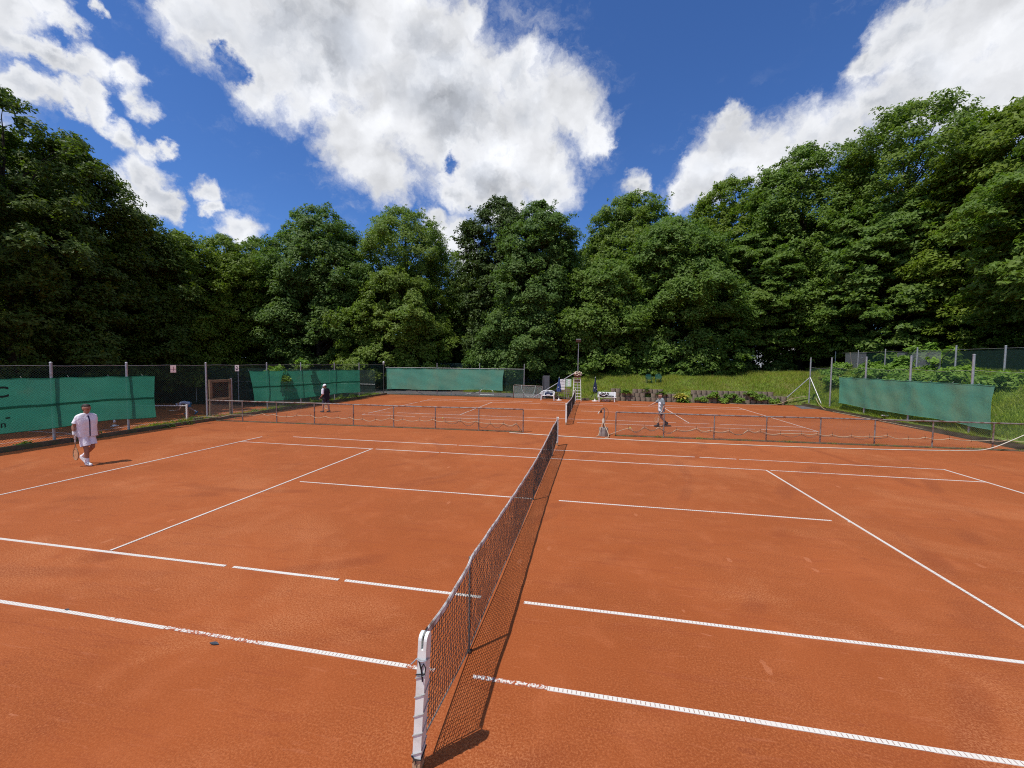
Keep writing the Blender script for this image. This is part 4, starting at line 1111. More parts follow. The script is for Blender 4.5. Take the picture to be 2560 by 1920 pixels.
# slatted white bench with bag and towels
t = thing('slatted_bench', 'white slatted bench in front of the block wall', 'bench', (2.50, 30.95, 0))
for k in range(4):
    MB().box((0, -.20 + .125 * k, .385), (1.5, .105, .03), None, .004).build('seat_slat', WHITEP, t)
for k in range(4):
    MB().box((0, .26 + .025 * k, .48 + .088 * k), (1.5, .022, .072), Matrix.Rotation(R(-14), 3, 'X'), .004).build('back_slat', WHITEP, t)
for sx in (-.62, .62):
    MB().box((sx, -.19, .185), (.075, .06, .37), None, .006).build('leg', WHITEP, t)
    MB().box((sx, .22, .185), (.075, .06, .37), None, .006).build('leg', WHITEP, t)
    MB().box((sx, .29, .56), (.05, .03, .52), Matrix.Rotation(R(-14), 3, 'X'), .004).build('back_support', WHITEP, t)
def lump(name, label, cat, loc, sx, sy, sz, mats, seed):
    rr = random.Random(seed); ph = [rr.uniform(0, 6) for _ in range(6)]
    t = thing(name, label, cat, loc)
    def fn(u_, v_):
        a = 2 * PI * u_; e = PI * v_
        k = 1 + .13 * math.sin(3 * a + ph[0]) * math.sin(e) + .10 * math.sin(5 * a + 3 * e + ph[1]) * math.sin(e) + .07 * math.sin(9 * e + 2 * a + ph[2]) * math.sin(e)
        return (sx * k * math.cos(a) * math.sin(e) ** .7, sy * k * math.sin(a) * math.sin(e) ** .7, sz * (1 - math.cos(e)) * .5 * k)
    MB().grid(fn, 26, 14).build('body', mats[0], t, smooth=True)
    for i in range(1, len(mats)):
        v0 = .30 + .16 * i
        MB().tube([Vector(fn(u_ / 24 * .62 + .42, v0 + .10 * math.sin(u_ * .8 + i))) * 1.03 for u_ in range(25)], [.028 + .012 * math.sin(k) for k in range(25)], 6).build('stripe', mats[i], t, smooth=True)
    return t
lump('sports_bag', 'black and white striped sports bag on the slatted bench', 'bag', (2.22, 30.88, .40), .40, .20, .36, [BLACKCLOTH, WHITEP, GREYPANEL, WHITEP], 4)
lump('towel', 'crumpled dark towel lying on the right of the slatted bench', 'towel', (2.82, 30.85, .40), .22, .15, .12, [BLACKCLOTH, GREYPANEL], 9)
lump('towel', 'crumpled light towel under the slatted bench', 'towel', (2.42, 30.98, .0), .34, .14, .26, [CREAM, BROWNCLOTH], 12)

# umpire ladder with cloths on top
t = thing('umpire_ladder', 'tall white ladder chair for the umpire at the far end of the net', 'umpire chair', (0.08, 30.75, 0))
for sx in (-1, 1):
    MB().tube([(sx * .35, -.10, 0), (sx * .27, .10, 1.95)], .024, 8).build('rail', WHITE, t)
    MB().tube([(sx * .33, .75, 0), (sx * .25, .32, 1.95)], .022, 8).build('rear_leg', WHITE, t)
for k in range(8):
    z = .16 + .235 * k; f_ = z / 1.95
    MB().tube([(-.35 + .08 * f_, -.10 + .20 * f_, z), (.35 - .08 * f_, -.10 + .20 * f_, z)], .017, 6).build('rung', WHITE, t)
MB().box((0, .22, 1.95), (.60, .42, .05), None, .008).build('seat', OLDWOOD, t)
MB().box((0, .30, 1.62), (.5, .02, .28), None, .004).build('panel', OLDWOOD, t)
lump('towel', 'brown and cream towels heaped on top of the umpire ladder', 'towel', (0.08, 30.93, 1.98), .30, .22, .46, [BROWNCLOTH, CREAM, CREAM, CREAM], 3)

# lamp mast behind it
t = thing('lamp_mast', 'slim grey mast carrying a box floodlight behind the umpire ladder', 'lamp', (0.10, 31.6, 0))
MB().tube([(0, 0, -.1), (0, 0, 4.85)], .04, 8, r1=.03).build('pole', GALV, t)
MB().box((0, -.08, 5.02), (.42, .34, .22), Matrix.Rotation(R(8), 3, 'X'), .02).build('lamp_head', RUST, t)
MB().box((0, -.10, 5.15), (.40, .32, .03), Matrix.Rotation(R(8), 3, 'X'), .005).build('cover', GREYPANEL, t)
MB().tube([(-.06, 0, 2.45), (-3.75, -.05, .15)], .034, 8).build('stay', GALV, t)

# boards, cabinet, seat, frame
t = thing('notice_board', 'white notice board on a post beside the royal-blue parasol', 'sign', (-1.22, 32.4, 0))
MB().box((0, 0, 1.40), (.46, .02, .66), None, .004).build('board', SIGNW, t)
for z in (1.55, 1.42, 1.30): MB().box((.02, -.013, z), (.32, .004, .018)).build('printed_line', GREYPANEL, t)
MB().box((.02, -.012, .92), (.34, .02, .18), None, .004).build('lower_board', SIGNW, t)
MB().tube([(.15, .03, 0), (.15, .03, 1.5)], .025, 6).build('post', GALV, t)
t = thing('score_board', 'mint-green panel with white squares hanging left of the umpire ladder', 'sign', (-.70, 32.2, 0))
MB().box((0, 0, 1.44), (.46, .02, .66), None, .004).build('board', MINT, t)
for z in (1.25, 1.44, 1.62):
    MB().box((.02, -.013, z), (.17, .006, .13)).build('white_square', SIGNW, t)
    MB().box((-.15, -.012, z), (.09, .004, .05)).build('printed_line', GREYPANEL, t)
MB().tube([(-.15, .03, 0), (-.15, .03, 1.72)], .02, 6).build('post', GALV, t)
t = thing('cabinet', 'tall dark grey cabinet leaning open behind the white plastic bench', 'cabinet', (-2.75, 33.7, 0))
MB().box((0.0, 0, 1.0), (.52, .38, 1.95), None, .012).build('body', CHARCOAL, t)
MB().box((-.31, -.12, 1.0), (.05, .30, 1.93), None, .006).build('door', GREYPANEL, t)
MB().box((-.05, -.20, .95), (.03, .02, .20), None, .004).build('handle', GALV, t)
t = thing('wheelbarrow', 'dark wheelbarrow tipped beside the grey cabinet', 'wheelbarrow', (-2.0, 32.7, 0), R(15))
MB().grid(lambda u_, v_: (-.5 + 1.0 * v_, (-.32 + .64 * u_) * (.7 + .3 * v_), .35 + .35 * v_ + .20 * abs(2 * u_ - 1) ** 3), 10, 8).build('tray', BLACKCLOTH, t)
MB().lathe([(.18, -.04), (.20, 0), (.18, .04)], (-.6, 0, .2), 14, axis=(0, 1, 0)).build('wheel', BLACKCORD, t)
for s in (-1, 1):
    MB().tube([(-.6, s * .1, .2), (.2, s * .26, .45), (.85, s * .28, .62)], .018, 6).build('handle', RUST, t)
    MB().tube([(.2, s * .24, .42), (.3, s * .26, .02)], .018, 6).build('leg', RUST, t)
t = thing('park_bench', 'old brown wooden bench behind the royal-blue parasol', 'bench', (-1.25, 33.4, 0))
for k in range(3): MB().box((0, -.15 + .14 * k, .45), (1.3, .12, .04), None, .005).build('seat_slat', OLDWOOD, t)
for k in range(2): MB().box((0, .22, .62 + .16 * k), (1.3, .035, .12), None, .005).build('back_slat', OLDWOOD, t)
for sx in (-.5, .5): MB().box((sx, .02, .22), (.09, .38, .44), None, .008).build('leg', CONCRETE, t)
t = thing('net_frame', 'low metal frame filled with pale netting standing behind the far baseline', 'frame', (-4.2, 32.05, 0))
MB().tube([(-1.30, 0, 0), (-1.30, 0, 1.12), (-1.22, 0, 1.17), (1.18, 0, 1.10), (1.26, 0, 1.04), (1.28, 0, 0)], .026, 8).build('tube_frame', RAIL, t, smooth=True)
for x in (-.4, .85): MB().tube([(x, 0, 0), (x, 0, 1.12)], .018, 6).build('upright', RAIL, t)
for x in (-1.3, 1.28): MB().tube([(x, -.3, .02), (x, .3, .02)], .02, 6).build('foot', RAIL, t)
uv_sheet('netting', [(-1.28, .01), (1.27, .01)], .03, 1.1, FINE, t)
hose('pale teal hose hanging in a loop over the low net frame', [(-4.8, 32.0, 1.16), (-4.72, 31.97, .75), (-4.45, 31.95, .32), (-4.1, 31.95, .16), (-3.75, 31.95, .30), (-3.6, 31.97, .75), (-3.55, 32.0, 1.12)], .02, M('teal_hose', (.42, .52, .47), .5, .1, 6))
# bits on the asphalt path
t = thing('barrier_stand', 'white bent-tube stand lying on the path behind the faded back windscreen', 'stand', (-8.6, 34.6, 0))
MB().tube([(-.7, 0, .03), (-.6, 0, .42), (-.25, 0, .62), (.25, 0, .62), (.6, 0, .42), (.7, 0, .03)], .03, 7).build('bow', WHITE, t, smooth=True)
MB().tube([(-.75, -.1, .03), (.75, -.1, .03)], .03, 7).build('foot_bar', WHITE, t)
t = thing('marker_post', 'short white post standing on the path below the back windscreen', 'post', (-11.6, 33.0, 0))
MB().tube([(0, 0, 0), (0, 0, .75)], .03, 8).build('pole', WHITE, t); MB().lathe([(.12, 0), (.10, .03)], (0, 0, .012), 10).build('base', GREYPANEL, t)
MB().tube([(-9.8, 33.6, .05), (-8.0, 33.3, .30), (-7.6, 33.2, .32)], .02, 6)
t = thing('scraper', 'long pale-handled scraper leaning low on the path', 'tool', (-11.2, 33.0, 0), R(12))
MB().tube([(0, 0, .05), (2.2, 0, .34)], .018, 6).build('handle', WHITE, t); MB().box((0, 0, .05), (.08, .7, .08), None, .01).build('blade', GREYPANEL, t)
t = thing('drain_lid', 'small grey tap box at the edge of the path', 'box', (-6.2, 33.2, 0))
MB().box((0, 0, .04), (.35, .35, .08), None, .02).build('lid', GREYPANEL, t); MB().tube([(0, 0, .06), (0, 0, .16)], .03, 8).build('knob', WHITE, t)
# dark boards at the bank's foot
for x0, x1, lab in ((-.8, -.05, 'dark timber edging left of the umpire ladder'), (.45, 1.1, 'dark timber edging right of the umpire ladder')):
    t = thing('edging_board', lab, 'edging', ((x0 + x1) / 2, 32.0, 0))
    for k in range(2): MB().box(((x1 - x0) * (-.25 + .5 * k), .02 * k, .08), ((x1 - x0) * .49, .10, .20), None, .008).build('board', KERBWOOD, t)

# two green garden chairs on the bank
zc = tz(6.45, 36.0)
ch = thing('garden_chair', 'left one of two green plastic chairs on the bank', 'chair', (6.45, 36.0, zc), R(4), 'green plastic chairs on the bank')
for sx in (-1, 1):
    for sy in (-.20, .20):
        MB().tube([(sx * .25, sy * 1.15, -.12), (sx * .21, sy, .42)], .018, 6, r1=.026).build('leg', GREENPL, ch)
    MB().tube([(sx * .24, -.22, .42), (sx * .29, -.22, .62), (sx * .29, .0, .65), (sx * .26, .22, .66)], .022, 7).build('armrest', GREENPL, ch, smooth=True)
MB().slab(lambda u_, v_: (-.24 + .48 * u_, -.24 + .46 * v_, .43 - .02 * math.sin(PI * u_)), 8, 6, (0, 0, -.025)).build('seat', GREENPL, ch, smooth=True)
hb = lambda u_: .86 - .12 * abs(2 * u_ - 1) ** 3
MB().tube([(-.25, .20, .42), *[(-.25 + .5 * k / 10, .27, hb(k / 10)) for k in range(11)], (.25, .20, .42)], .02, 7).build('back_frame', GREENPL, ch, smooth=True)
for k in range(7):
    x = -.19 + .063 * k
    MB().slab(lambda u_, v_: (x - .022 + .044 * u_, .20 + .07 * v_, .43 + (hb((x + .25) / .5) - .45) * v_), 1, 3, (0, .01, 0)).build('back_slat', GREENPL, ch)
copy_thing(ch, 'right one of two green plastic chairs on the bank', (7.27, 36.05, tz(7.27, 36.05)), R(-6))
MB().box((0, 0, 0), (1.2, .3, .10), None, .01)
stp = MB().box((0, 0, .02), (1.2, .35, .16), None, .02).build('stone_step', CONCRETE, loc=(7.0, 35.6, tz(7.0, 35.6) - .12))
tag(stp, 'pale stone step in the grass below the two green chairs', 'step')
t = thing('tripod_post', 'thin grey braced post standing before the trees behind the green chairs', 'post', (6.8, 38.6, tz(6.8, 38.6)))
MB().tube([(0, 0, -.1), (0, 0, 1.9)], .028, 7).build('pole', GALV, t)
for dx in (-.75, .95): MB().tube([(0, 0, 1.15), (dx, .1, -.05)], .022, 6).build('strut', GALV, t)

# tennis balls and a dark leaf
for x, y, lab in ((-17.2, 14.75, 'yellow tennis ball lying near the gate'), (-6.76, 17.7, 'yellow tennis ball on the far court left of its net'), (3.12, 16.88, 'yellow tennis ball on the far court behind the right rail')):
    tb = thing('tennis_ball', lab, 'ball', (x, y, 0))
    MB().ball((0, 0, .034), .034, 14, 10).build('felt', YELLOW, tb, smooth=True)
    MB().tube([(.0345 * math.cos(a) * math.cos(.5 * math.sin(2 * a)), .0345 * math.sin(a) * math.cos(.5 * math.sin(2 * a)), .034 + .0345 * math.sin(.5 * math.sin(2 * a))) for a in np.linspace(0, 2 * PI, 25)], .0012, 4).build('seam', WHITEP, tb)
for x, y, s, lab in ((-2.79, -.12, .06, 'dark leaf lying on the clay below the near sideline'), (-5.1, .03, .035, 'small dark leaf on the near sideline at the left')):
    lf = MB(); k = 9
    lf.slab(lambda u_, v_: (s * (2 * u_ - 1), s * .38 * (2 * v_ - 1) * math.sin(PI * min(.98, max(.02, u_))), .005 + .006 * math.sin(3 * u_) + .005 * abs(2 * v_ - 1)), 8, 4, (0, 0, -.003))
    tag(lf.build('fallen_leaf', M('dark_leaf', (.05, .06, .075), .6, .2, 20), loc=(x, y, 0)), lab, 'leaf')
# training cone on the lower court
t = thing('marker_cone', 'small white and orange cone on the lower left court', 'cone', (-29.2, 17.6, LEFT_Z + .01))
MB().box((0, 0, .015), (.3, .3, .03), None, .008).build('base', WHITEP, t); MB().lathe([(.11, .03), (.025, .5)], (0, 0, 0), 12).build('body', WHITEP, t)
MB().lathe([(.096, .12), (.07, .26)], (0, 0, 0), 12).build('band', RACKETO, t)
# tree stump pieces by the gate
t = thing('log_pile', 'short cut logs standing by the gate in the left fence', 'logs', (-17.85, 13.35, 0))
for k in range(4): MB().lathe([(.06, 0), (.058, .24), (.05, .25)], (random.uniform(-.04, .04), -.32 + .14 * k, 0.0), 9).build('log', OLDWOOD, t)
t = thing('serving_tray', 'shallow white tray lying at the foot of the right bank', 'tray', (17.95, 23.6, .28))
MB().lathe([(.14, 0), (.20, .04), (.205, .045), (.135, .012)], (0, 0, 0), 16).build('dish', WHITEP, t)

# ------------------------------------------------------------------ people
def remesh(caps, voxel, name, mat, parent, smooth_it=4, cut=()):
    """one continuous skin round tapered, flattenable limbs"""
    b = MB()
    for c in caps:
        p0, r0, p1, r1 = Vector(c[0]), c[1], Vector(c[2]), c[3]
        fl = c[4] if len(c) > 4 else 1.0            # flattening along the local y (front-back)
        d = p1 - p0; L = max(d.length, 1e-6)
        q = Vector((0, 0, 1)).rotation_difference(d.normalized()).to_matrix() if d.length > 1e-6 else Matrix.Identity(3)
        n, m = 14, 5; V = []; F = []
        rings = [(-r0 * math.cos(a), r0 * math.sin(a)) for a in np.linspace(0.0, PI / 2, m)] + [(L + r1 * math.sin(a), r1 * math.cos(a)) for a in np.linspace(0, PI / 2, m)]
        for z, r_ in rings:
            r_ = max(r_, 1e-4)
            for k in range(n):
                th = 2 * PI * k / n
                v = q @ Vector((r_ * math.cos(th), r_ * math.sin(th), z))
                v.y *= fl if fl != 1.0 else 1
                V.append(Vector((p0.x, p0.y, p0.z)) + v)
        for i in range(len(rings) - 1):
            for k in range(n):
                j = (k + 1) % n
                F.append((i * n + k, i * n + j, (i + 1) * n + j, (i + 1) * n + k))
        F.append(tuple(range(n))[::-1]); F.append(tuple((len(rings) - 1) * n + k for k in range(n)))
        b.add(V, F)
    o = b.build(name, None)
    mod = o.modifiers.new('r', 'REMESH'); mod.mode = 'VOXEL'; mod.voxel_size = voxel
    sm = o.modifiers.new('s', 'SMOOTH'); sm.iterations = smooth_it; sm.factor = .5
    dg = bpy.context.evaluated_depsgraph_get(); dg.update()
    me = bpy.data.meshes.new_from_object(o.evaluated_get(dg))
    bpy.data.objects.remove(o)
    if cut:
        bm = bmesh.new(); bm.from_mesh(me)
        for co_, no_ in cut:
            bmesh.ops.bisect_plane(bm, geom=bm.verts[:] + bm.edges[:] + bm.faces[:], plane_co=Vector(co_), plane_no=Vector(no_), clear_outer=True)
        bm.to_mesh(me); bm.free()
    me.polygons.foreach_set('use_smooth', [True] * len(me.polygons))
    me.materials.clear()
    return obj(name, me, mat, parent)
def lerp(a, b, k): return Vector(a) + (Vector(b) - Vector(a)) * k
def hand_caps(wr, dirv, palm_n, s=1.0, curl=0.5, grip=False):
    """palm and five fingers"""
    d = Vector(dirv).normalized(); n = Vector(palm_n); n = (n - d * n.dot(d)).normalized(); side = d.cross(n)
    wr = Vector(wr); out_ = []
    for k in (-.6, -.2, .2, .6):
        out_.append((wr + side * k * .026 * s, .017 * s, wr + d * .085 * s + side * k * .040 * s, .013 * s))
    for i, (k, L) in enumerate(((-.6, .062), (-.2, .074), (.2, .070), (.6, .054))):
        a = wr + d * .088 * s + side * k * .043 * s
        c = curl if not grip else 1.5
        m_ = a + (d * math.cos(c * .6) + n * math.sin(c * .6)) * L * .5 * s
        e = m_ + (d * math.cos(c * 1.5) + n * math.sin(c * 1.5)) * L * .5 * s
        out_ += [(a, .0095 * s, m_, .0085 * s), (m_, .0085 * s, e, .007 * s)]
    a = wr + d * .025 * s - side * .022 * s
    m_ = a + (d * .6 - side * .7 + n * .4).normalized() * .04 * s
    e = m_ + (d * .85 - side * .1 + n * .5).normalized() * .032 * s
    out_ += [(a, .012 * s, m_, .010 * s), (m_, .010 * s, e, .008 * s)]
    return out_
def person(label, loc, rz, J, skin, shirt, shorts, shoes, hair, voxel=.010, girth=1.0, sock=None, cap=None, hands=None, sleeve=.62, short_len=.62, sole=None, collar=False, yoke=None):
    """J: joints in the person's own frame (x right, y forward, z up)"""
    t = thing('person', label, 'person', loc, rz)
    V = {k: Vector(v) for k, v in J.items()}
    ch_, pe = V['chest'], V['pelvis']
    sd = (V['shR'] - V['shL']).normalized(); hd = V['head']; fw = V.get('look', Vector((0, 1, 0))).normalized()
    up = (hd - V['neck']).normalized(); hr = fw.cross(up).normalized(); fw2 = up.cross(hr)
    caps = []
    caps += [(hd + up * .025 - fw2 * .012, .092, hd + up * .02 + fw2 * .018, .088), (hd - up * .035 + fw2 * .028, .066, hd - up * .075 + fw2 * .045, .045)]   # skull, jaw
    caps += [(hd + fw2 * .098 - up * .002, .010, hd + fw2 * .118 - up * .032, .016)]                                                   # nose
    caps += [(hd + hr * .088 * s + up * .012, .014, hd + hr * .090 * s - up * .028, .012) for s in (-1, 1)]                           # ears
    caps += [(hd - hr * .035 + fw2 * .092 + up * .022, .012, hd + hr * .035 + fw2 * .092 + up * .022, .012)]                          # brow
    caps += [(hd - hr * .018 + fw2 * .092 - up * .060, .009, hd + hr * .018 + fw2 * .092 - up * .060, .009)]                          # lips
    caps += [(V['neck'] - up * .05, .058, hd - up * .05, .052)]
    g = girth
    sm_ = lerp(V['shL'], V['shR'], .5); hw_ = (V['shR'] - V['shL']).length / 2
    def levels(dr, dw, hem_=None):
        """the trunk as a stack of flat capsules, so that it stays smooth"""
        P = [(sm_ + Vector((0, 0, .045)), hw_ * .42, .048), (sm_, hw_ * .80, .062), (lerp(sm_, ch_, .45), hw_ * .74, .088), (ch_, .098 * g, .104 * g), (lerp(ch_, pe, .5), .082 * g, .108 * g), (pe, .088 * g, .108 * g)]
        if hem_ is not None: P.append((hem_, .095 * g, .112 * g))
        out_ = []
        for (a, wa, ra), (b_, wb, rb) in zip(P[:-1], P[1:]):
            for k in range(4):
                f_ = k / 4; c_ = lerp(a, b_, f_); w_ = wa + (wb - wa) * f_ + dw; r_ = ra + (rb - ra) * f_ + dr
                out_.append((c_ - sd * w_, r_, c_ + sd * w_, r_))
        a, wa, ra = P[-1]; out_.append((a - sd * (wa + dw), ra + dr, a + sd * (wa + dw), ra + dr))
        return out_
    torso = levels(0, 0)
    caps += torso
    for s in 'LR':
        sh, el, wr, hp, kn, an, to = (V[k + s] for k in ('sh', 'el', 'wr', 'hip', 'kn', 'an', 'toe'))
        caps += [(sh, .056, lerp(sh, el, .5), .050), (lerp(sh, el, .5), .050, el, .038), (el, .040, lerp(el, wr, .3), .042), (lerp(el, wr, .3), .042, wr, .026)]
        hd_ = (hands or {}).get(s, {})
        dv = (wr - el).normalized()
        caps += hand_caps(wr, hd_.get('dir', dv), hd_.get('n', Vector((0, 1, 0)) if abs(dv.y) < .8 else Vector((0, 0, -1))), 1.0, hd_.get('curl', .5), hd_.get('grip', False))
        caps += [(hp, .088, lerp(hp, kn, .5), .076), (lerp(hp, kn, .5), .076, kn, .055), (kn, .055, lerp(kn, an, .35), .058), (lerp(kn, an, .35), .058, an, .037), (an, .038, an + Vector((0, 0, -.03)), .04), (an, .035, lerp(an, to, .6), .03)]
    remesh(caps, voxel, 'body', skin, t)
    # eyes
    for s in (-1, 1):
        MB().ball(hd + hr * .034 * s + fw2 * .098 + up * .004, .011, 8, 6).build('eye', HAIR, t, smooth=True)
    # shirt
    dn = (pe - ch_).normalized()
    hem = pe + dn * .06
    so_ = remesh(levels(.018, .012, hem + dn * .08), voxel * 1.5, 'shirt', shirt, t, 9, [(hem + dn * .04, dn)])
    for s in 'LR':
        sh, el = V['sh' + s], V['el' + s]; ad = (el - sh).normalized(); e_ = lerp(sh, el, sleeve)
        remesh([(lerp(sh, sm_, .30), .062, sh, .064), (sh, .064, lerp(sh, el, sleeve * .5), .066), (lerp(sh, el, sleeve * .5), .066, e_ + ad * .08, .078)], voxel * 1.5, 'sleeve', shirt, so_, 5, [(e_, ad)])
    if collar:
        nk = V['neck']
        MB().tube([nk + up * -.01 + (hr * math.cos(a) * .078 + fw2 * math.sin(a) * .078) - Vector((0, 0, .03 * max(0, math.sin(a)))) for a in np.linspace(.5 * PI + .25, 2.5 * PI - .25, 15)], .017, 6).build('collar', shirt, t, smooth=True)
    # shorts
    sh_ = [(pe - sd * .078, .122 * g, pe + sd * .078, .122 * g), (pe + Vector((0, 0, .06)), .12 * g, pe, .125 * g)]
    st_ = remesh(sh_, voxel * 1.5, 'shorts', shorts, t, 6)
    for s in 'LR':
        hp, kn = V['hip' + s], V['kn' + s]; ld = (kn - hp).normalized(); e_ = lerp(hp, kn, short_len)
        remesh([(hp + ld * -.04, .106, lerp(hp, kn, .5 * short_len), .106), (lerp(hp, kn, .5 * short_len), .106, e_ + ld * .12, .122), (lerp(hp, pe, .5), .108 * g, hp, .106)], voxel * 1.5, 'shorts_leg', shorts, st_, 5, [(e_, ld)])
    for s in 'LR':
        an, to, kn = V['an' + s], V['toe' + s], V['kn' + s]
        dd = (to - an); dd.z = to.z - an.z + .0
        heel = an + Vector((0, 0, -.035)) - Vector((dd.x, dd.y, 0)).normalized() * .045
        o_ = remesh([(heel, .044, lerp(heel, to, .5), .043), (lerp(heel, to, .5), .043, to, .040), (an + Vector((0, 0, .0)), .046, lerp(an, to, .55), .038), (heel + Vector((0, 0, .05)), .040, heel, .044)], .011, 'shoe', shoes, t, 2)
        if sole:
            lo = min(v.co.z for v in o_.data.vertices)
            remesh([(heel - Vector((0, 0, .028)), .030, lerp(heel, to, .5) - Vector((0, 0, .028)), .032), (lerp(heel, to, .5) - Vector((0, 0, .028)), .032, to - Vector((0, 0, .022)), .030)], .011, 'sole', sole, o_, 2)
        if sock:
            remesh([(lerp(kn, an, .68), .050, an, .046), (an, .046, an + Vector((0, 0, -.03)), .045)], .011, 'sock', sock, t, 2)
    if cap is None:
        remesh([(hd + up * .052 - fw2 * .034, .088, hd + up * .062 + fw2 * .004, .080), (hd + up * .02 - fw2 * .048, .080, hd - up * .03 - fw2 * .052, .064), (hd + up * .080, .056, hd + up * .088 + fw2 * .040, .044)], .010, 'hair', hair, t, 2)
    else:
        remesh([(hd + up * .01 - fw2 * .045, .080, hd - up * .03 - fw2 * .045, .066)], .010, 'hair', hair, t, 2)
        c_ = remesh([(hd + up * .055 - fw2 * .02, .099, hd + up * .055 + fw2 * .022, .094)], .011, 'cap', cap, t, 2)
        MB().slab(lambda u_, v_: hd + up * (.045 - .03 * v_ - .02 * abs(2 * u_ - 1) ** 2) + fw2 * (.09 + .10 * v_ * (1 - .35 * abs(2 * u_ - 1) ** 2)) + hr * (.075 * (2 * u_ - 1)), 8, 4, up * -.008).build('peak', cap, c_)
    return t, V
def racket(label, grip, tip_dir, face_n, frame_mat, parent_m=None, local=None):
    """a tennis racket; grip = world point in the hand, tip_dir = from grip towards the head"""
    d = Vector(tip_dir).normalized(); n = Vector(face_n); n = (n - d * n.dot(d)).normalized(); s = d.cross(n)
    t = thing('tennis_racket', label, 'racket', grip)
    MB().tube([-d * .09, d * .10], .017, 8).build('grip', M('grip_tape', (.62, .58, .52), .8, .1, 30), t)
    MB().tube([d * .10, d * .20], .012, 8).build('shaft', frame_mat, t)
    c = d * .45
    for k in (-1, 1):
        MB().tube([d * .19, d * .25 + s * .03 * k, d * .30 + s * .075 * k], .010, 6).build('throat', frame_mat, t)
    MB().tube([c + d * .165 * math.cos(a) + s * .128 * math.sin(a) for a in np.linspace(0, 2 * PI, 33)], .012, 7).build('head_frame', frame_mat, t, smooth=True)
    b = MB()
    for k in range(-6, 7):
        x = k * .0185; h = .16 * math.sqrt(max(0, 1 - (x / .125) ** 2))
        b.tube([c + s * x - d * h, c + s * x + d * h], .0011, 3)
    for k in range(-8, 9):
        y = k * .0185; h = .125 * math.sqrt(max(0, 1 - (y / .16) ** 2))
        b.tube([c + d * y - s * h, c + d * y + s * h], .0011, 3)
    tag(b.build('strings', STRING, t), kind='stuff')
    return t
def to_world(loc, rz, v):
    return Vector(loc) + Matrix.Rotation(rz, 3, 'Z') @ Vector(v)

# man in white, striding towards the net
loc, rz = (-13.22, 5.62, 0), R(-92)
J = dict(head=(0.0, .03, 1.655), neck=(0, 0, 1.50), shR=(.190, -.01, 1.425), shL=(-.190, .02, 1.415), chest=(0, .01, 1.27), pelvis=(0, .0, .95), look=(-.12, 1, .02),
         elR=(.275, -.045, 1.165), wrR=(.300, .02, .915), elL=(-.26, -.10, 1.17), wrL=(-.285, -.02, .93),
         hipR=(.095, .0, .90), knR=(.10, .13, .49), anR=(.09, .13, .085), toeR=(.11, .30, .045),
         hipL=(-.095, -.01, .90), knL=(-.085, .08, .52), anL=(-.07, -.31, .21), toeL=(-.07, -.18, .045))
ps, V = person('man in white shirt and white shorts walking on the near court at the left', loc, rz, J, SKINT, SHIRTW, SHORTW, SHOEW, HAIR, .011, 1.08, SHIRTW, collar=True,
           hands={'R': dict(dir=(0, .05, -1), n=(-.3, 1, 0), grip=True), 'L': dict(dir=(0.05, .15, -1), n=(.6, .3, 0), curl=.7)}, sleeve=.70, short_len=.80)
pl = [(-.005 - .01 * k / 10, .085 + .065 * math.sin(PI * min(1, k / 8 + .18)) + (.028 if k > 5 else 0), 1.44 - .60 * k / 10) for k in range(11)]
dg = bpy.context.evaluated_depsgraph_get(); dg.update()
shirt_o = [c for c in ps.children if c.name.split('.')[0] == 'shirt'][0]
pts = []
for k in range(13):
    z = 1.455 - .60 * k / 12
    best = max((v.co for v in shirt_o.data.vertices if abs(v.co.z - z) < .012 and abs(v.co.x + .0) < .02), key=lambda c: c.y, default=None)
    if best is not None: pts.append(Vector((0.0, best.y + .002, z)))
MB().slab(lambda u_, v_: pts[round(u_ * (len(pts) - 1))] + Vector((-.014 + .028 * v_, 0.003, 0)), len(pts) - 1, 1, (0, -.012, 0)).build('navy_placket', PLACKET, shirt_o)
remesh([((.288, -.012, 1.02), .040, (.298, .01, .945), .038)], .010, 'wristband', SHOEW, ps, 2)
gp = to_world(loc, rz, (.300, .045, .82))
racket('wooden-toned racket hanging from the right hand of the man in white', gp, Vector((-.03, .02, -1)), Vector((.15, 1, 0)), RACKET)

# man with a white cap at the back left
loc, rz = (-14.48, 18.5, 0), R(80)
J = dict(head=(0.0, .06, 1.565), neck=(0, 0, 1.42), shR=(.185, -.03, 1.365), shL=(-.185, .02, 1.365), chest=(0, .0, 1.19), pelvis=(0, -.03, .90), look=(0, 1, -.45),
         elR=(.235, -.03, 1.09), wrR=(.22, .14, .90), elL=(-.235, .0, 1.10), wrL=(-.22, .20, .90),
         hipR=(.09, -.02, .86), knR=(.095, -.10, .47), anR=(.09, -.17, .09), toeR=(.10, .0, .045),
         hipL=(-.09, -.02, .86), knL=(-.095, .12, .48), anL=(-.09, .14, .09), toeL=(-.09, .31, .045))
ps, V = person('man in black shirt, dark shorts and white cap walking on the far court', loc, rz, J, SKIN, BLACKSHIRT, NAVYSHORT, SHOED, HAIRB, .014, 1.02, None, cap=SHIRTW, sleeve=.72, short_len=.72, sole=SOLE,
           hands={'R': dict(grip=True)})
rr_ = [(lerp(J['sh' + s], J['el' + s], .02), .082, lerp(J['sh' + s], J['el' + s], .72), .0765) for s in 'L']
remesh([((-.215, .005, 1.385), .078, (-.236, .0, 1.16), .079)], .012, 'white_sleeve', SHIRTW, ps, 2)
remesh([((-.226, .16, .945), .036, (-.222, .185, .925), .035)], .010, 'watch', BLACKCLOTH, ps, 2)
gp = to_world(loc, rz, (.20, .20, .80))
racket('pale racket pointing down in the far hand of the man with the white cap', gp, Vector((.1, 0, -1)), Vector((0, 1, 0)), RACKETG)

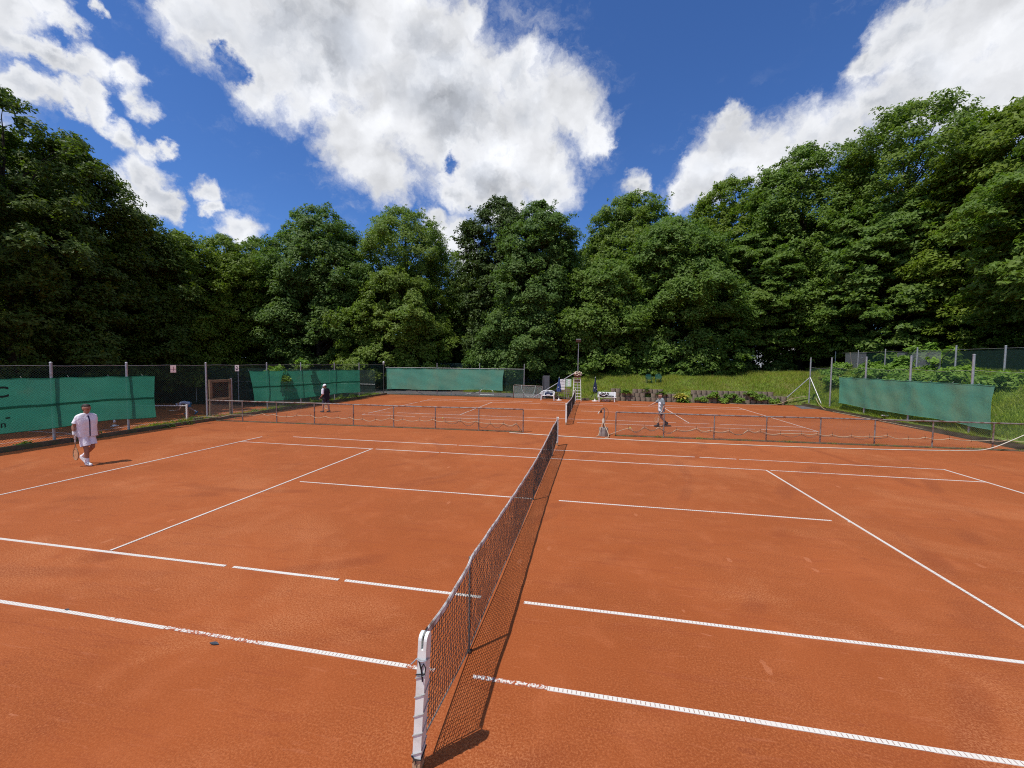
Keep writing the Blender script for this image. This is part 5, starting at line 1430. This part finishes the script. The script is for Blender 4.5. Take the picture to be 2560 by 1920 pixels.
# man in a grey and white polo, walking left behind the right rail
loc, rz = (4.70, 17.9, 0), R(96)
J = dict(head=(0.0, .05, 1.545), neck=(0, .0, 1.40), shR=(.19, .02, 1.345), shL=(-.19, -.02, 1.345), chest=(0, .0, 1.17), pelvis=(0, .0, .87), look=(-.1, 1, -.05),
         elR=(.24, .25, 1.17), wrR=(.20, .47, 1.06), elL=(-.245, -.07, 1.08), wrL=(-.225, -.0, .84),
         hipR=(.09, .0, .83), knR=(.095, -.04, .45), anR=(.09, -.30, .17), toeR=(.09, -.17, .05),
         hipL=(-.09, .0, .83), knL=(-.09, .12, .45), anL=(-.09, .17, .09), toeL=(-.10, .33, .045))
ps, V = person('man in grey and white polo shirt walking on the far court behind the right rail', loc, rz, J, SKIN, GREYPOLO, NAVYSHORT, SHOED, HAIRB, .014, 1.05, SHOED, collar=True, sleeve=.75, short_len=.60,
           hands={'L': dict(dir=(0, .25, -1), n=(0, 1, 0), grip=True), 'R': dict(dir=(-.1, 1, -.4), n=(0, 0, -1), curl=.3)})
torso_lo = [((-.09, 0, 1.17), .136, (.09, 0, 1.17), .136), ((-.075, 0, 1.03), .140, (.075, 0, 1.03), .140), ((-.085, 0, .87), .134, (.085, 0, .87), .134), ((-.09, 0, .83), .137, (.09, 0, .83), .137), ((0, 0, 1.15), .145, (0, 0, .84), .142)]
remesh(torso_lo, .02, 'white_shirt_front', SHIRTW, ps, 3)
gp = to_world(loc, rz, (-.225, .06, .76))
racket('orange-strung racket held low in front by the man in the polo shirt', gp, Matrix.Rotation(rz, 3, 'Z') @ Vector((-.1, .42, -.75)), Vector((.2, -1, .1)), RACKETO)

# man bending on the lower court, seen through the fence
loc, rz = (-30.35, 23.6, LEFT_Z + .01), R(122)
J = dict(head=(0.0, .62, .86), neck=(0, .52, .93), shR=(.18, .42, .92), shL=(-.18, .42, .92), chest=(0, .26, .97), pelvis=(0, -.10, .88), look=(0, .75, -.75),
         elR=(.21, .46, .62), wrR=(.16, .60, .40), elL=(-.21, .44, .62), wrL=(-.16, .56, .42),
         hipR=(.09, -.12, .82), knR=(.10, .16, .50), anR=(.09, .12, .09), toeR=(.10, .28, .045),
         hipL=(-.09, -.14, .82), knL=(-.10, -.18, .50), anL=(-.10, -.62, .22), toeL=(-.10, -.50, .05))
ps, V = person('man in pale blue shirt and teal shorts bending low on the lower left court', loc, rz, J, SKIN, PALEBLUE, TEALSHORT, TEALSHORT, HAIRB, .018, 1.0, SHOEW, cap=PALEBLUE, sleeve=.6, short_len=.6,
           hands={'R': dict(grip=True)})
gp = to_world(loc, rz, (.16, .66, .36))
racket('pale racket held flat by the bending man on the lower court', gp, Matrix.Rotation(rz, 3, 'Z') @ Vector((0, 1, -.05)), Vector((0, 0, 1)), RACKETG)

# ------------------------------------------------------------------ vegetation
def leaf_quads(pos, nrm, size, rng, aspect=0.72, fold=0.16):
    """pointed leaves, one drooping triangle each"""
    n = len(pos)
    nrm = nrm / (np.linalg.norm(nrm, axis=1, keepdims=True) + 1e-9)
    rv = rng.normal(size=(n, 3)); ax = np.cross(nrm, rv); ax /= np.linalg.norm(ax, axis=1, keepdims=True) + 1e-9
    bx = np.cross(nrm, ax)
    s = size[:, None]
    V = np.empty((n, 3, 3))
    V[:, 0] = pos - ax * s * .5 + bx * s * .5 * aspect
    V[:, 1] = pos - ax * s * .42 - bx * s * .5 * aspect
    V[:, 2] = pos + ax * s * .62 - nrm * s * fold
    return V.reshape(-1, 3), np.arange(n * 3).reshape(-1, 3)
def cluster_leaves(C, rc, per, rng, flat=0.5, size=(.2, .3), droop=.3, out=None, upw=.9):
    """leaves spread through flattened, drooping sprays round the cluster centres"""
    n = len(C)
    cnt = np.maximum(4, (per * (rc / rc.mean()) ** 1.6)).astype(int)
    idx = np.repeat(np.arange(n), cnt)
    m = len(idx)
    d = rng.normal(size=(m, 3)); d /= np.linalg.norm(d, axis=1, keepdims=True)
    rad = rng.random(m) ** .45
    loc = d * rad[:, None]
    r_ = rc[idx][:, None]
    rho2 = loc[:, 0] ** 2 + loc[:, 1] ** 2
    P = C[idx] + np.stack([loc[:, 0] * r_[:, 0], loc[:, 1] * r_[:, 0], (loc[:, 2] * flat - droop * rho2) * r_[:, 0]], 1)
    nn = np.stack([loc[:, 0] * .7, loc[:, 1] * .7, np.full(m, upw)], 1) + rng.normal(0, .42, (m, 3))
    if out is not None: nn += out[idx] * .55
    sz = rng.uniform(size[0], size[1], m)
    return P, nn, sz
def tree(name, label, x, y, H, Rr, zlow, kind, seed, z0=None, ncl=260, per=100, shape='dome', leaf=(.20, .34), bare=0.0, lobes=4, flat=.64, rcl=(.7, 1.25), lean=(0, 0), trunk_r=None, group='trees round the courts', cat='tree', up=.80):
    rng = np.random.default_rng(seed)
    z0 = tz(x, y) if z0 is None else z0
    t = thing(name, label, cat, (x, y, z0), 0, group)
    ncl = int(ncl * 2.05); per = int(per * 1.03); leaf = (leaf[0] * .80, leaf[1] * .80); rcl = (rcl[0] * .50, rcl[1] * .98)
    ph = rng.uniform(0, 2 * PI, 8); am = rng.uniform(.06, .20, 8)
    def rprof(s, a, z):
        if shape == 'dome': p = np.where(s < .38, (.90 if zlow < 1.3 else .66) + (.10 if zlow < 1.3 else .34) * np.sqrt(np.clip(s / .38, 0, 1)), np.sqrt(np.clip(1 - ((s - .38) / .62) ** 2, 0, 1)))
        elif shape == 'column': p = np.where(s < .25, .92 + .3 * s, np.clip(1 - ((s - .25) / .75) ** 2.6, 0, 1) ** .6)
        elif shape == 'cone': p = .25 + .75 * np.clip(1 - s, 0, 1) ** .65
        else: p = np.where(s < .55, .35 + .65 * (s / .55) ** 1.2, np.sqrt(np.clip(1 - ((s - .55) / .45) ** 2, 0, 1)))     # vase
        lump = 1 + am[0] * np.sin(2 * a + ph[0]) + am[1] * np.sin(3 * a + ph[1] + s * 5) + am[2] * np.sin(5 * a + ph[2] - s * 9) + .12 * np.sin(s * 17 + ph[3] + 2 * np.sin(a))
        return Rr * p * lump
    u_ = rng.random(ncl * 3); s = u_ ** .78
    a = rng.uniform(0, 2 * PI, ncl * 3)
    rr = rprof(s, a, s)
    keep = rng.random(ncl * 3) < np.clip(rr / Rr, .35, 1)
    s, a, rr = s[keep][:ncl], a[keep][:ncl], rr[keep][:ncl]
    fr = np.where(rng.random(len(s)) < .80, rng.uniform(.80, 1.0, len(s)), rng.uniform(.3, .8, len(s)))
    z = zlow + (H - zlow) * s * .985
    C = np.stack([rr * fr * np.cos(a) + lean[0] * s * H, rr * fr * np.sin(a) + lean[1] * s * H, z], 1)
    rc = (rcl[0] + (rcl[1] - rcl[0]) * rng.random(len(s)) ** 1.4) * np.where(s > .9, .75, 1)
    out = np.stack([np.cos(a), np.sin(a), np.full(len(a), .15)], 1) * fr[:, None]
    if bare: 
        k2 = rng.random(len(C)) > bare * np.clip(1.5 - np.abs(s - .65) * 3, 0, 1)
        C, rc, out, s = C[k2], rc[k2], out[k2], s[k2]
    P, nn, sz = cluster_leaves(C, rc, per, rng, flat, leaf, .2 if flat > .6 else .3, out, up)
    # stray sprigs that break the outline
    ns = int(ncl * .5); i2 = rng.integers(0, len(C), ns)
    P2, n2, s2 = cluster_leaves(C[i2] + out[i2] * rng.uniform(.4, 1.1, (ns, 1)) + rng.normal(0, .25, (ns, 3)), rng.uniform(.22, .5, ns), 14, rng, .7, leaf, .2, None, up)
    Vv, F = leaf_quads(np.concatenate([P, P2]), np.concatenate([nn, n2]), np.concatenate([sz, s2]), rng)
    crown = obj('crown', fast_mesh('crown', Vv, F, LEAF[kind]), None, t)
    # trunk and limbs
    tr = trunk_r or .016 * H
    top = Vector((lean[0] * H * .8, lean[1] * H * .8, H * .86))
    b = MB()
    tp = [Vector((top.x * k + .25 * math.sin(3 * k + ph[4]) * k, top.y * k + .25 * math.cos(2.3 * k + ph[5]) * k, -.3 + (top.z + .3) * k)) for k in np.linspace(0, 1, 9)]
    b.tube(tp, [tr * (1.25 if i == 0 else 1) * (1 - .93 * i / 8) + .015 for i in range(9)], 9)
    nl = 34 if bare else 22
    for i in rng.choice(len(C), min(nl, len(C)), False):
        e = Vector(C[i]); k = min(.92, max(.12, (e.z / H) * (.88 if bare else .72))); st = tp[0].lerp(tp[-1], 0)
        j = k * 8; i0 = int(j); st = tp[i0].lerp(tp[min(8, i0 + 1)], j - i0)
        mid = st.lerp(e, .5) + Vector((0, 0, .10 * (e - st).length))
        q1 = st.lerp(mid, .5) + Vector(rng.normal(0, .12, 3))
        r0 = tr * .40 * (1 - k * .7) + .02
        b.tube([st, q1, mid, mid.lerp(e, .5) + Vector(rng.normal(0, .1, 3)), e], [r0, r0 * .75, r0 * .5, r0 * .3, .012], 5, False)
    b.build('trunk', BARK, t, smooth=True)
    return t

GT = 'trees along the edge of the courts'
LZ = LEFT_Z
# left wood, hornbeams above the lower court
tree('hornbeam_tree', 'tall dark hornbeam at the left edge, highest crown on that side', -40, 19.0, 23.6, 6.2, 1.5, 'hornbeam', 1, LZ, 330, 110, 'dome', (.22, .38), .25)
tree('hornbeam_tree', 'tall dark hornbeam second from the left edge', -40, 22.8, 22.2, 4.3, 1.2, 'hornbeam', 2, LZ, 300, 105, 'dome', (.22, .36), .20)
tree('hornbeam_tree', 'hornbeam sloping down right of the tallest left trees', -41, 28.0, 18.4, 4.0, 1.2, 'hornbeam', 3, LZ, 300, 100, 'dome', (.22, .36))
tree('hornbeam_tree', 'lower feathery hornbeam above court number plate 1', -41, 32.0, 17.6, 4.4, 1.2, 'beech', 4, LZ, 300, 100, 'dome', (.22, .36))
tree('beech_tree', 'yellow-green beech above court number plate 2', -40, 36.6, 17.6, 4.6, 1.0, 'beech', 5, -.4, 310, 100, 'dome', (.22, .36))
tree('beech_tree', 'bushy beech left of the large dark maple', -41, 42.5, 18.8, 5.0, .8, 'oak', 6, 0, 300, 100, 'dome', (.24, .38))
tree('hornbeam_tree', 'hornbeam beyond the left frame edge shading the lower court', -39, 12.0, 22, 6.0, 1.5, 'hornbeam', 7, LZ, 260, 90, 'dome', (.24, .4))
# back row
tree('maple_tree', 'broad dark maple standing above the left end of the back windscreen', -31.5, 41.5, 21.6, 6.0, .6, 'maple', 8, .3, 420, 110, 'dome', (.24, .40), rcl=(.8, 1.5))
tree('ash_tree', 'airy round-topped ash with visible boughs above the back windscreen', -21.8, 44.5, 21.0, 5.2, 7.0, 'ash', 9, .8, 330, 85, 'vase', (.20, .32), .12)
tree('maple_tree', 'lower leafy maple in front of the airy ash', -20.5, 41.0, 13.0, 5.6, .4, 'oak', 10, .8, 330, 105, 'dome', (.24, .38))
tree('ash_tree', 'small distant tree right of the airy ash', -16.5, 49.0, 16.4, 4.8, 2, 'ash', 11, 1.2, 230, 90, 'dome', (.22, .34))
tree('maple_tree', 'left peak of the paired tall maples in the middle', -9.6, 44.0, 21.0, 4.3, .6, 'dark', 12, 1.4, 330, 110, 'column', (.22, .36))
tree('maple_tree', 'right peak of the paired tall maples in the middle', -4.4, 42.2, 19.6, 4.6, .4, 'maple', 13, 1.4, 380, 110, 'column', (.22, .36))
tree('maple_tree', 'low leafy maple in front of the paired tall maples', -7.0, 41.4, 9.0, 4.0, .3, 'maple', 14, 1.3, 260, 100, 'dome', (.24, .38))
tree('oak_tree', 'rounded oak crown rising behind the bushy limes right of the mast', 5.6, 50.0, 21.8, 6.0, 3, 'oak', 15, 2.2, 460, 90, 'dome', (.24, .38))
tree('lime_tree', 'large bushy lime behind the green chairs', 9.6, 44.5, 16.7, 7.0, .3, 'lime', 16, 2.1, 520, 115, 'dome', (.24, .40), rcl=(.8, 1.4))
tree('lime_tree', 'lower bushy lime right of the mast', 2.6, 42.5, 12.5, 4.9, .2, 'lime', 17, 2.0, 340, 110, 'dome', (.24, .38))
tree('beech_tree', 'bright rounded beech crown peeping above the limes', 17.4, 52.0, 23.4, 5.2, 4, 'beech', 18, 2.4, 430, 85, 'dome', (.24, .38))
tree('lime_tree', 'tall dense lime right of the bright rounded beech crown', 22.8, 45.0, 23.4, 5.6, .8, 'lime', 19, 2.6, 420, 110, 'dome', (.22, .38), rcl=(.8, 1.4))
tree('lime_tree', 'layered lime with low sweeping boughs left of the upper fence', 17.2, 43.0, 14.2, 4.6, 1.8, 'lime', 20, 2.4, 320, 105, 'dome', (.24, .40), flat=.32)
tree('oak_tree', 'tall open oak with bare boughs showing near the right edge', 29.0, 40.8, 23.4, 6.4, 7, 'oak', 21, 2.8, 380, 85, 'vase', (.22, .34), .25)
tree('lime_tree', 'lime with layered boughs above the upper right fence', 27.2, 38.0, 15.4, 5.4, 1.2, 'lime', 22, 2.8, 380, 110, 'dome', (.26, .42), flat=.32)
tree('lime_tree', 'tall dense lime at the right edge above the upper fence', 31.0, 32.8, 19.4, 5.4, 1.4, 'beech', 23, 2.8, 420, 115, 'dome', (.24, .40), flat=.4, rcl=(.8, 1.4))
tree('lime_tree', 'shadowy lime cut by the right frame edge', 30.5, 25.0, 15.5, 5.8, 1.4, 'lime', 24, 2.8, 300, 110, 'dome', (.24, .42), flat=.4)
# second row that closes the wood behind
second = [(-50, 24, 22), (-49, 33, 16), (-50, 42, 15), (-44, 50, 17), (-36, 50, 17), (-27, 52, 16), (-20, 56, 12), (-12, 52, 15), (-3, 52, 16), (-6, 60, 17), (2, 58, 18), (12, 58, 18), (25, 56, 19), (33, 52, 19), (38, 44, 20), (38, 34, 19), (37, 24, 18)]
for k, (x, y, h) in enumerate(second):
    near = ['behind the tall hornbeam at the left edge', 'behind the feathery hornbeam over plate 1', 'behind the yellow-green beech', 'between the beech and the broad maple', 'just behind the broad dark maple', 'right behind the broad dark maple', 'behind the airy ash', 'left behind the paired maples',
            'right behind the paired maples', 'far back between maples and mast', 'far back above the mast', 'behind the large bushy lime', 'behind the tall dense lime', 'behind the open oak', 'behind the lime over the upper fence', 'behind the right-edge lime', 'behind the shadowy lime at the right frame edge'][k]
    lab = 'dark tree glimpsed through gaps ' + near
    if k < 2:
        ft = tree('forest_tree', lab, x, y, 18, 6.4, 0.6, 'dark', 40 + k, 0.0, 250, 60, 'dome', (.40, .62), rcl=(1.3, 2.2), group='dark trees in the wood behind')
        protos = [ft] if k == 0 else protos + [ft]
    else:
        ft = copy_thing(protos[k % 2], lab, (x, y, tz(x, y) if x > -18 else 0.0), R(67 * k))
    ft.scale = (1, 1, h / 18)

def bush(name, label, x, y, H, Rr, kind, seed, n=40, per=60, leaf=(.12, .22), cat='bush', group=None, z0=None, flat=.6):
    rng = np.random.default_rng(seed)
    z0 = tz(x, y) if z0 is None else z0
    t = thing(name, label, cat, (x, y, z0), 0, group)
    d = rng.normal(size=(n, 3)); d /= np.linalg.norm(d, axis=1, keepdims=True); d[:, 2] = np.abs(d[:, 2])
    C = d * np.array([Rr, Rr * .8, H]) * rng.uniform(.45, .95, (n, 1))
    P, nn, sz = cluster_leaves(C, rng.uniform(.25, .45, n) * (min(1, Rr) if Rr < 3 else 3.0), per, rng, flat, leaf, .3, d, .8)
    Vv, F = leaf_quads(P, nn, sz, rng)
    obj('leaves', fast_mesh('leaves', Vv, F, LEAF[kind]), None, t)
    b = MB()
    for i in rng.choice(n, min(8, n), False):
        b.tube([(0, 0, -.05), tuple(C[i] * .5 + np.array([0, 0, .05])), tuple(C[i])], [.025, .015, .006], 4, False)
    b.build('stems', BARK, t)
    return t
# undergrowth along the wood's edge
UG = [(-33, 40.6, 2.2, 2.2, 'dark'), (-28, 40.9, 2.4, 2.4, 'dark'), (-24, 41.4, 2.0, 2.2, 'dark'), (-16, 42.0, 2.6, 2.4, 'dark'), (-13.5, 41.7, 2.4, 2.0, 'dark'), (-10.5, 41.3, 2.2, 2.0, 'maple'),
      (-1.2, 41.0, 2.3, 1.9, 'maple'), (0.6, 40.4, 2.1, 1.6, 'lime'), (4.6, 40.6, 2.3, 1.9, 'lime'), (7.4, 40.2, 2.0, 1.7, 'lime'), (10.6, 40.4, 2.4, 2.1, 'lime'), (13.6, 40.8, 2.4, 2.0, 'lime'), (15.6, 41.6, 1.7, 1.6, 'dark'), (19.4, 42.6, 1.6, 1.8, 'dark'),
      (33, 46, 3.6, 4.0, 'dark'), (35, 38, 3.6, 4.0, 'dark'), (34.5, 30, 3.6, 4.0, 'dark'), (33.5, 22, 3.6, 4.0, 'dark'), (27, 50, 3.4, 4.0, 'dark'),
      (-46, 15, 4.5, 5.0, 'dark'), (-46, 22, 4.5, 5.0, 'dark'), (-47, 29, 4.5, 5.0, 'dark'), (-46, 37, 4.5, 5.0, 'dark'), (-38, 46, 4.5, 5.0, 'dark'), (-28, 47, 4.5, 5.0, 'dark'), (-18, 48, 4.5, 5.0, 'dark'), (-10, 48, 4.5, 4.5, 'dark'), (0, 48, 4.5, 5.0, 'dark'), (8, 50, 4.5, 5.0, 'dark')]
names_ = ['far left, behind the long dark windscreen', 'behind the left end of the back windscreen', 'behind the middle of the back windscreen', 'behind the right half of the back windscreen', 'behind the right end of the back windscreen', 'behind the low net frame',
          'behind the grey cabinet', 'left of the floodlight mast', 'between mast and green chairs', 'just behind the two green chairs', 'right of the green chairs', 'above the middle of the block wall', 'above the right end of the block wall', 'at the upper fence corner', 'deep behind the upper fence, leftmost', 'deep behind the upper fence, left of middle', 'deep behind the upper fence, right of middle', 'deep behind the upper fence at the right edge', 'deep behind the layered lime', 'beyond the lower court at the left frame edge', 'beyond the lower court behind the lettered windscreen', 'beyond the lower court behind the faded pink plate', 'beyond the lower court behind the gate', 'deep in the wood behind the long windscreen', 'deep in the wood behind the broad maple', 'deep in the wood behind the airy ash', 'deep in the wood behind the paired maples', 'deep in the wood behind the mast', 'deep in the wood behind the large bushy lime']
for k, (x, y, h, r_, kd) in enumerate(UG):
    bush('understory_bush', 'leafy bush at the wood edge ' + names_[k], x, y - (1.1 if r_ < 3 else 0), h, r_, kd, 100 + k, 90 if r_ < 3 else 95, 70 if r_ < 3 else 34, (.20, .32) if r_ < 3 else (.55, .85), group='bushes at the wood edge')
# brambles on the right bank
BR = [(20.6, 33.0, 'left of the right windscreen top'), (21.4, 29.6, 'above the left end of the right windscreen'), (21.2, 26.6, 'above the middle of the right windscreen'), (21.5, 23.6, 'above the right part of the right windscreen'), (21.3, 20.8, 'above the right end of the right windscreen'),
      (21.8, 18.4, 'at the right frame edge'), (22.2, 31.6, 'below the grey shade net'), (22.0, 35.8, 'left of the upper fence')]
for k, (x, y, lab) in enumerate(BR):
    bush('bramble', 'light green bramble thicket on the right bank ' + lab, x, y, .75 if k < 6 else 1.0, 1.6, 'weed', 130 + k, 46, 60, (.12, .22), group='brambles on the right bank')
bush('elder_bush', 'leafy elder leaning over the upper right fence', 23.2, 29.2, 2.1, 1.5, 'weed', 150, 60, 70, (.16, .28))
bush('elder_bush', 'leafy elder branch hanging over the upper left end of the upper fence', 23.4, 27.3, 1.8, 1.3, 'weed', 151, 50, 60, (.16, .28))
bush('elder_bush', 'sprig of leaves over the left fence beside court plate 2 windscreen', -18.5, 19.3, 1.0, .9, 'weed', 152, 26, 40, (.12, .20), z0=1.9)
bush('elder_bush', 'pale leafy branch hanging over the left fence top by the third post', -18.6, 21.9, .8, .6, 'weed', 153, 18, 40, (.12, .20), z0=2.6)
# planted border
def rosette(name, label, x, y, z, n, L, wdt, kind, seed, up=(.5, 1.2)):
    """a clump of broad arching leaves, each a bent blade"""
    rng = np.random.default_rng(seed)
    t = thing(name, label, 'plant', (x, y, z))
    V = []; F = []
    for i in range(n):
        a = rng.uniform(0, 2 * PI); l = L * rng.uniform(.65, 1.1); e = rng.uniform(*up)
        o = np.array([rng.normal(0, .06), rng.normal(0, .06), 0]); k = len(V)
        d = np.array([math.cos(a), math.sin(a), 0]); s = np.array([-math.sin(a), math.cos(a), 0])
        for j, (f_, w_) in enumerate(((0, .25), (.35, .9), (.7, 1.0), (1.0, .06))):
            p = o + d * l * math.cos(e) * f_ + np.array([0, 0, l * math.sin(e) * f_ - .55 * l * f_ ** 2.2])
            V += [tuple(p - s * wdt * w_), tuple(p + np.array([0, 0, -.02 * w_])), tuple(p + s * wdt * w_)]
        for j in range(3):
            F += [(k + j * 3, k + j * 3 + 1, k + j * 3 + 4, k + j * 3 + 3), (k + j * 3 + 1, k + j * 3 + 2, k + j * 3 + 5, k + j * 3 + 4)]
    me = fast_mesh('leaves', np.array(V), np.array(F), LEAF[kind]); obj('leaves', me, None, t)
    b = MB()
    for i in range(5): b.tube([(0, 0, -.05), (rng.normal(0, .08), rng.normal(0, .08), L * .5)], .01, 4)
    b.build('stems', LEAF['weed'], t)
    return t
rosette('hosta', 'large dark hosta on the block wall right of the slatted bench', 4.15, 32.55, .66, 90, .62, .085, 'hosta', 160, (.4, 1.35))
rosette('hosta', 'smaller hosta hanging over the block wall in its middle', 5.85, 32.75, .92, 60, .48, .07, 'hosta', 161, (.2, 1.2))
rosette('hosta', 'hosta behind the man in the polo shirt', 7.05, 32.6, .62, 80, .60, .085, 'hosta', 162, (.3, 1.3))
rosette('golden_shrub', 'yellow variegated shrub in the middle of the block wall', 8.55, 32.5, .35, 150, .95, .075, 'golden', 163, (.5, 1.45))
rosette('leafy_shrub', 'green leaves spilling below the yellow shrub', 8.75, 32.35, .10, 130, .85, .07, 'weed', 164, (.2, 1.25))
for k, (x, z, lab) in enumerate(((11.0, .55, 'left'), (12.4, .50, 'middle'), (13.0, .15, 'lower middle'), (14.6, .45, 'right'), (10.2, .2, 'far left'), (15.6, .2, 'far right'), (11.8, .15, 'low left'), (13.8, .7, 'topmost'))):
    bush('wall_creeper', 'creeping green plant on the right stretch of the block wall, ' + lab + ' one', x, 32.35, .42, .55, 'weed', 170 + k, 20, 34, (.08, .15), 'plant', 'creepers on the block wall', z0=z)
# small weeds along the left kerb
for k, (x, y, r_) in enumerate(((-17.95, 11.6, .45), (-17.95, 12.5, .55), (-17.95, 13.2, .4), (-17.95, 17.0, .5), (-17.95, 18.6, .4), (-17.95, 19.9, .35), (-17.98, 22.2, .5), (-17.98, 23.6, .5), (-17.98, 25.5, .6), (-17.98, 27.0, .6), (-17.98, 29.2, .5), (-17.95, 9.0, .25), (-17.95, 6.9, .3))):
    lab = ['under the right end of the near left windscreen', 'between near windscreen and the log pile', 'against the log pile by the gate', 'just past the gate', 'below the left end of the long windscreen', 'a little right of the long windscreen left end', 'behind the rail left of the man with the cap', 'left behind the man with the cap', 'behind the man with the cap',
           'right of the man with the cap', 'before the corner post', 'behind the man in white', 'at the left frame edge'][k]
    bush('weed_clump', 'green weeds on the timber kerb ' + lab, x, y, .20 if y < 21 else .45, r_, 'hosta', 190 + k, 16, 20, (.05, .10), 'weed', 'weeds along the left kerb', z0=.05)

# grass on the banks: nobody could count the blades
def grass(name, label, n, sampler, hgt, wdt, kind, seed):
    rng = np.random.default_rng(seed)
    X, Y = sampler(rng, n)
    Z = terrain(X, Y)
    k = len(X); a = rng.uniform(0, 2 * PI, k); h = rng.uniform(*hgt, k) * (0.7 + .6 * (np.sin(X * 1.7 + np.sin(Y * 1.1)) * .5 + .5)); l = rng.normal(0, .45, (k, 2)) * h[:, None]
    w_ = rng.uniform(*wdt, k)
    V = np.empty((k, 3, 3))
    V[:, 0] = np.stack([X - np.cos(a) * w_, Y - np.sin(a) * w_, Z], 1); V[:, 1] = np.stack([X + np.cos(a) * w_, Y + np.sin(a) * w_, Z], 1)
    V[:, 2] = np.stack([X + l[:, 0], Y + l[:, 1], Z + h], 1)
    return tag(obj(name, fast_mesh(name, V.reshape(-1, 3), np.arange(3 * k).reshape(-1, 3), LEAF[kind])), label, 'grass', kind='stuff')
def bank_sampler(rng, n):
    X = rng.uniform(-12, 23.5, n); Y = rng.uniform(32, 42, n)
    m = bank_mask(X, Y) & ~((X > 2.5) & (X < 16.5) & (Y < 32.85)); return X[m], Y[m]
def right_sampler(rng, n):
    X = rng.uniform(18.0, 23.4, n); Y = rng.uniform(10, 34, n); return X, Y
grass('grass', 'rough green grass covering the bank behind the far court', 120000, bank_sampler, (.05, .30), (.010, .026), 'grass', 301)
grass('grass', 'dry straw-coloured grass scattered over the back bank', 46000, bank_sampler, (.10, .34), (.008, .018), 'grass_dry', 302)
grass('grass', 'lush green grass on the bank behind the right fence', 80000, right_sampler, (.08, .30), (.012, .028), 'grass', 303)
def strip_sampler(rng, n):
    Y = rng.uniform(10.5, 31.5, n); X = -18.0 + rng.normal(0, .10, n); m = (rng.random(n) < .5 + .5 * np.sin(Y * 1.3) ** 2); return X[m], Y[m]
_t = terrain
terrain = lambda x, y: np.full(np.shape(x), .02)
grass('grass', 'thin grass growing along the left kerb under the fence', 9000, strip_sampler, (.06, .26), (.006, .016), 'grass', 304)
def rkerb_sampler(rng, n):
    Y = rng.uniform(13, 31, n); X = 17.88 + np.abs(rng.normal(0, .14, n)); m = rng.random(n) < .35 + .65 * np.sin(Y * 1.9 + np.sin(Y)) ** 2; return X[m], Y[m]
grass('grass', 'grass tufts hanging over the kerb of the right bank', 14000, rkerb_sampler, (.12, .36), (.008, .020), 'grass', 306)
def rail_sampler(rng, n):
    X = rng.uniform(2.2, 18, n); Y = ry(X) + rng.normal(.02, .05, n); m = rng.random(n) < .12 + .9 * (np.sin(X * 1.9) ** 8) ; return X[m], Y[m]
grass('grass', 'sparse tufts under the low rail right of the tap', 3000, rail_sampler, (.03, .10), (.004, .010), 'grass', 305)
terrain = _t

# ------------------------------------------------------------------ a house glimpsed through the trees at the right
hx, hy = 37.0, 76.0
t = thing('house', 'white house with red tiled roof glimpsed through the trees at the right', 'house', (hx, hy, 2.2), R(-8))
MB().box((0, 0, 3.0), (13.0, 9.0, 6.0), None, 0).build('wall', RENDERW, t)
rf = MB().add([(-7, -5.2, 5.9), (7, -5.2, 5.9), (7, 5.2, 5.9), (-7, 5.2, 5.9), (-7, 0, 10.2), (7, 0, 10.2)], [(0, 1, 5, 4), (2, 3, 4, 5), (1, 2, 5), (3, 0, 4), (3, 2, 1, 0)]).build('roof', ROOFTILE, t)
MB().box((3, 1.2, 10.2), (.8, .8, 1.8)).build('chimney', BLOCK, rf)
for fx in (-4.6, -1.6, 1.6, 4.6):
    for fz in (1.7, 4.4):
        wn = MB().box((fx, -4.52, fz), (1.2, .08, 1.3)).build('window', WHITEP, t)
        MB().box((fx, -4.565, fz), (1.0, .03, 1.1)).build('pane', GLASS, wn)
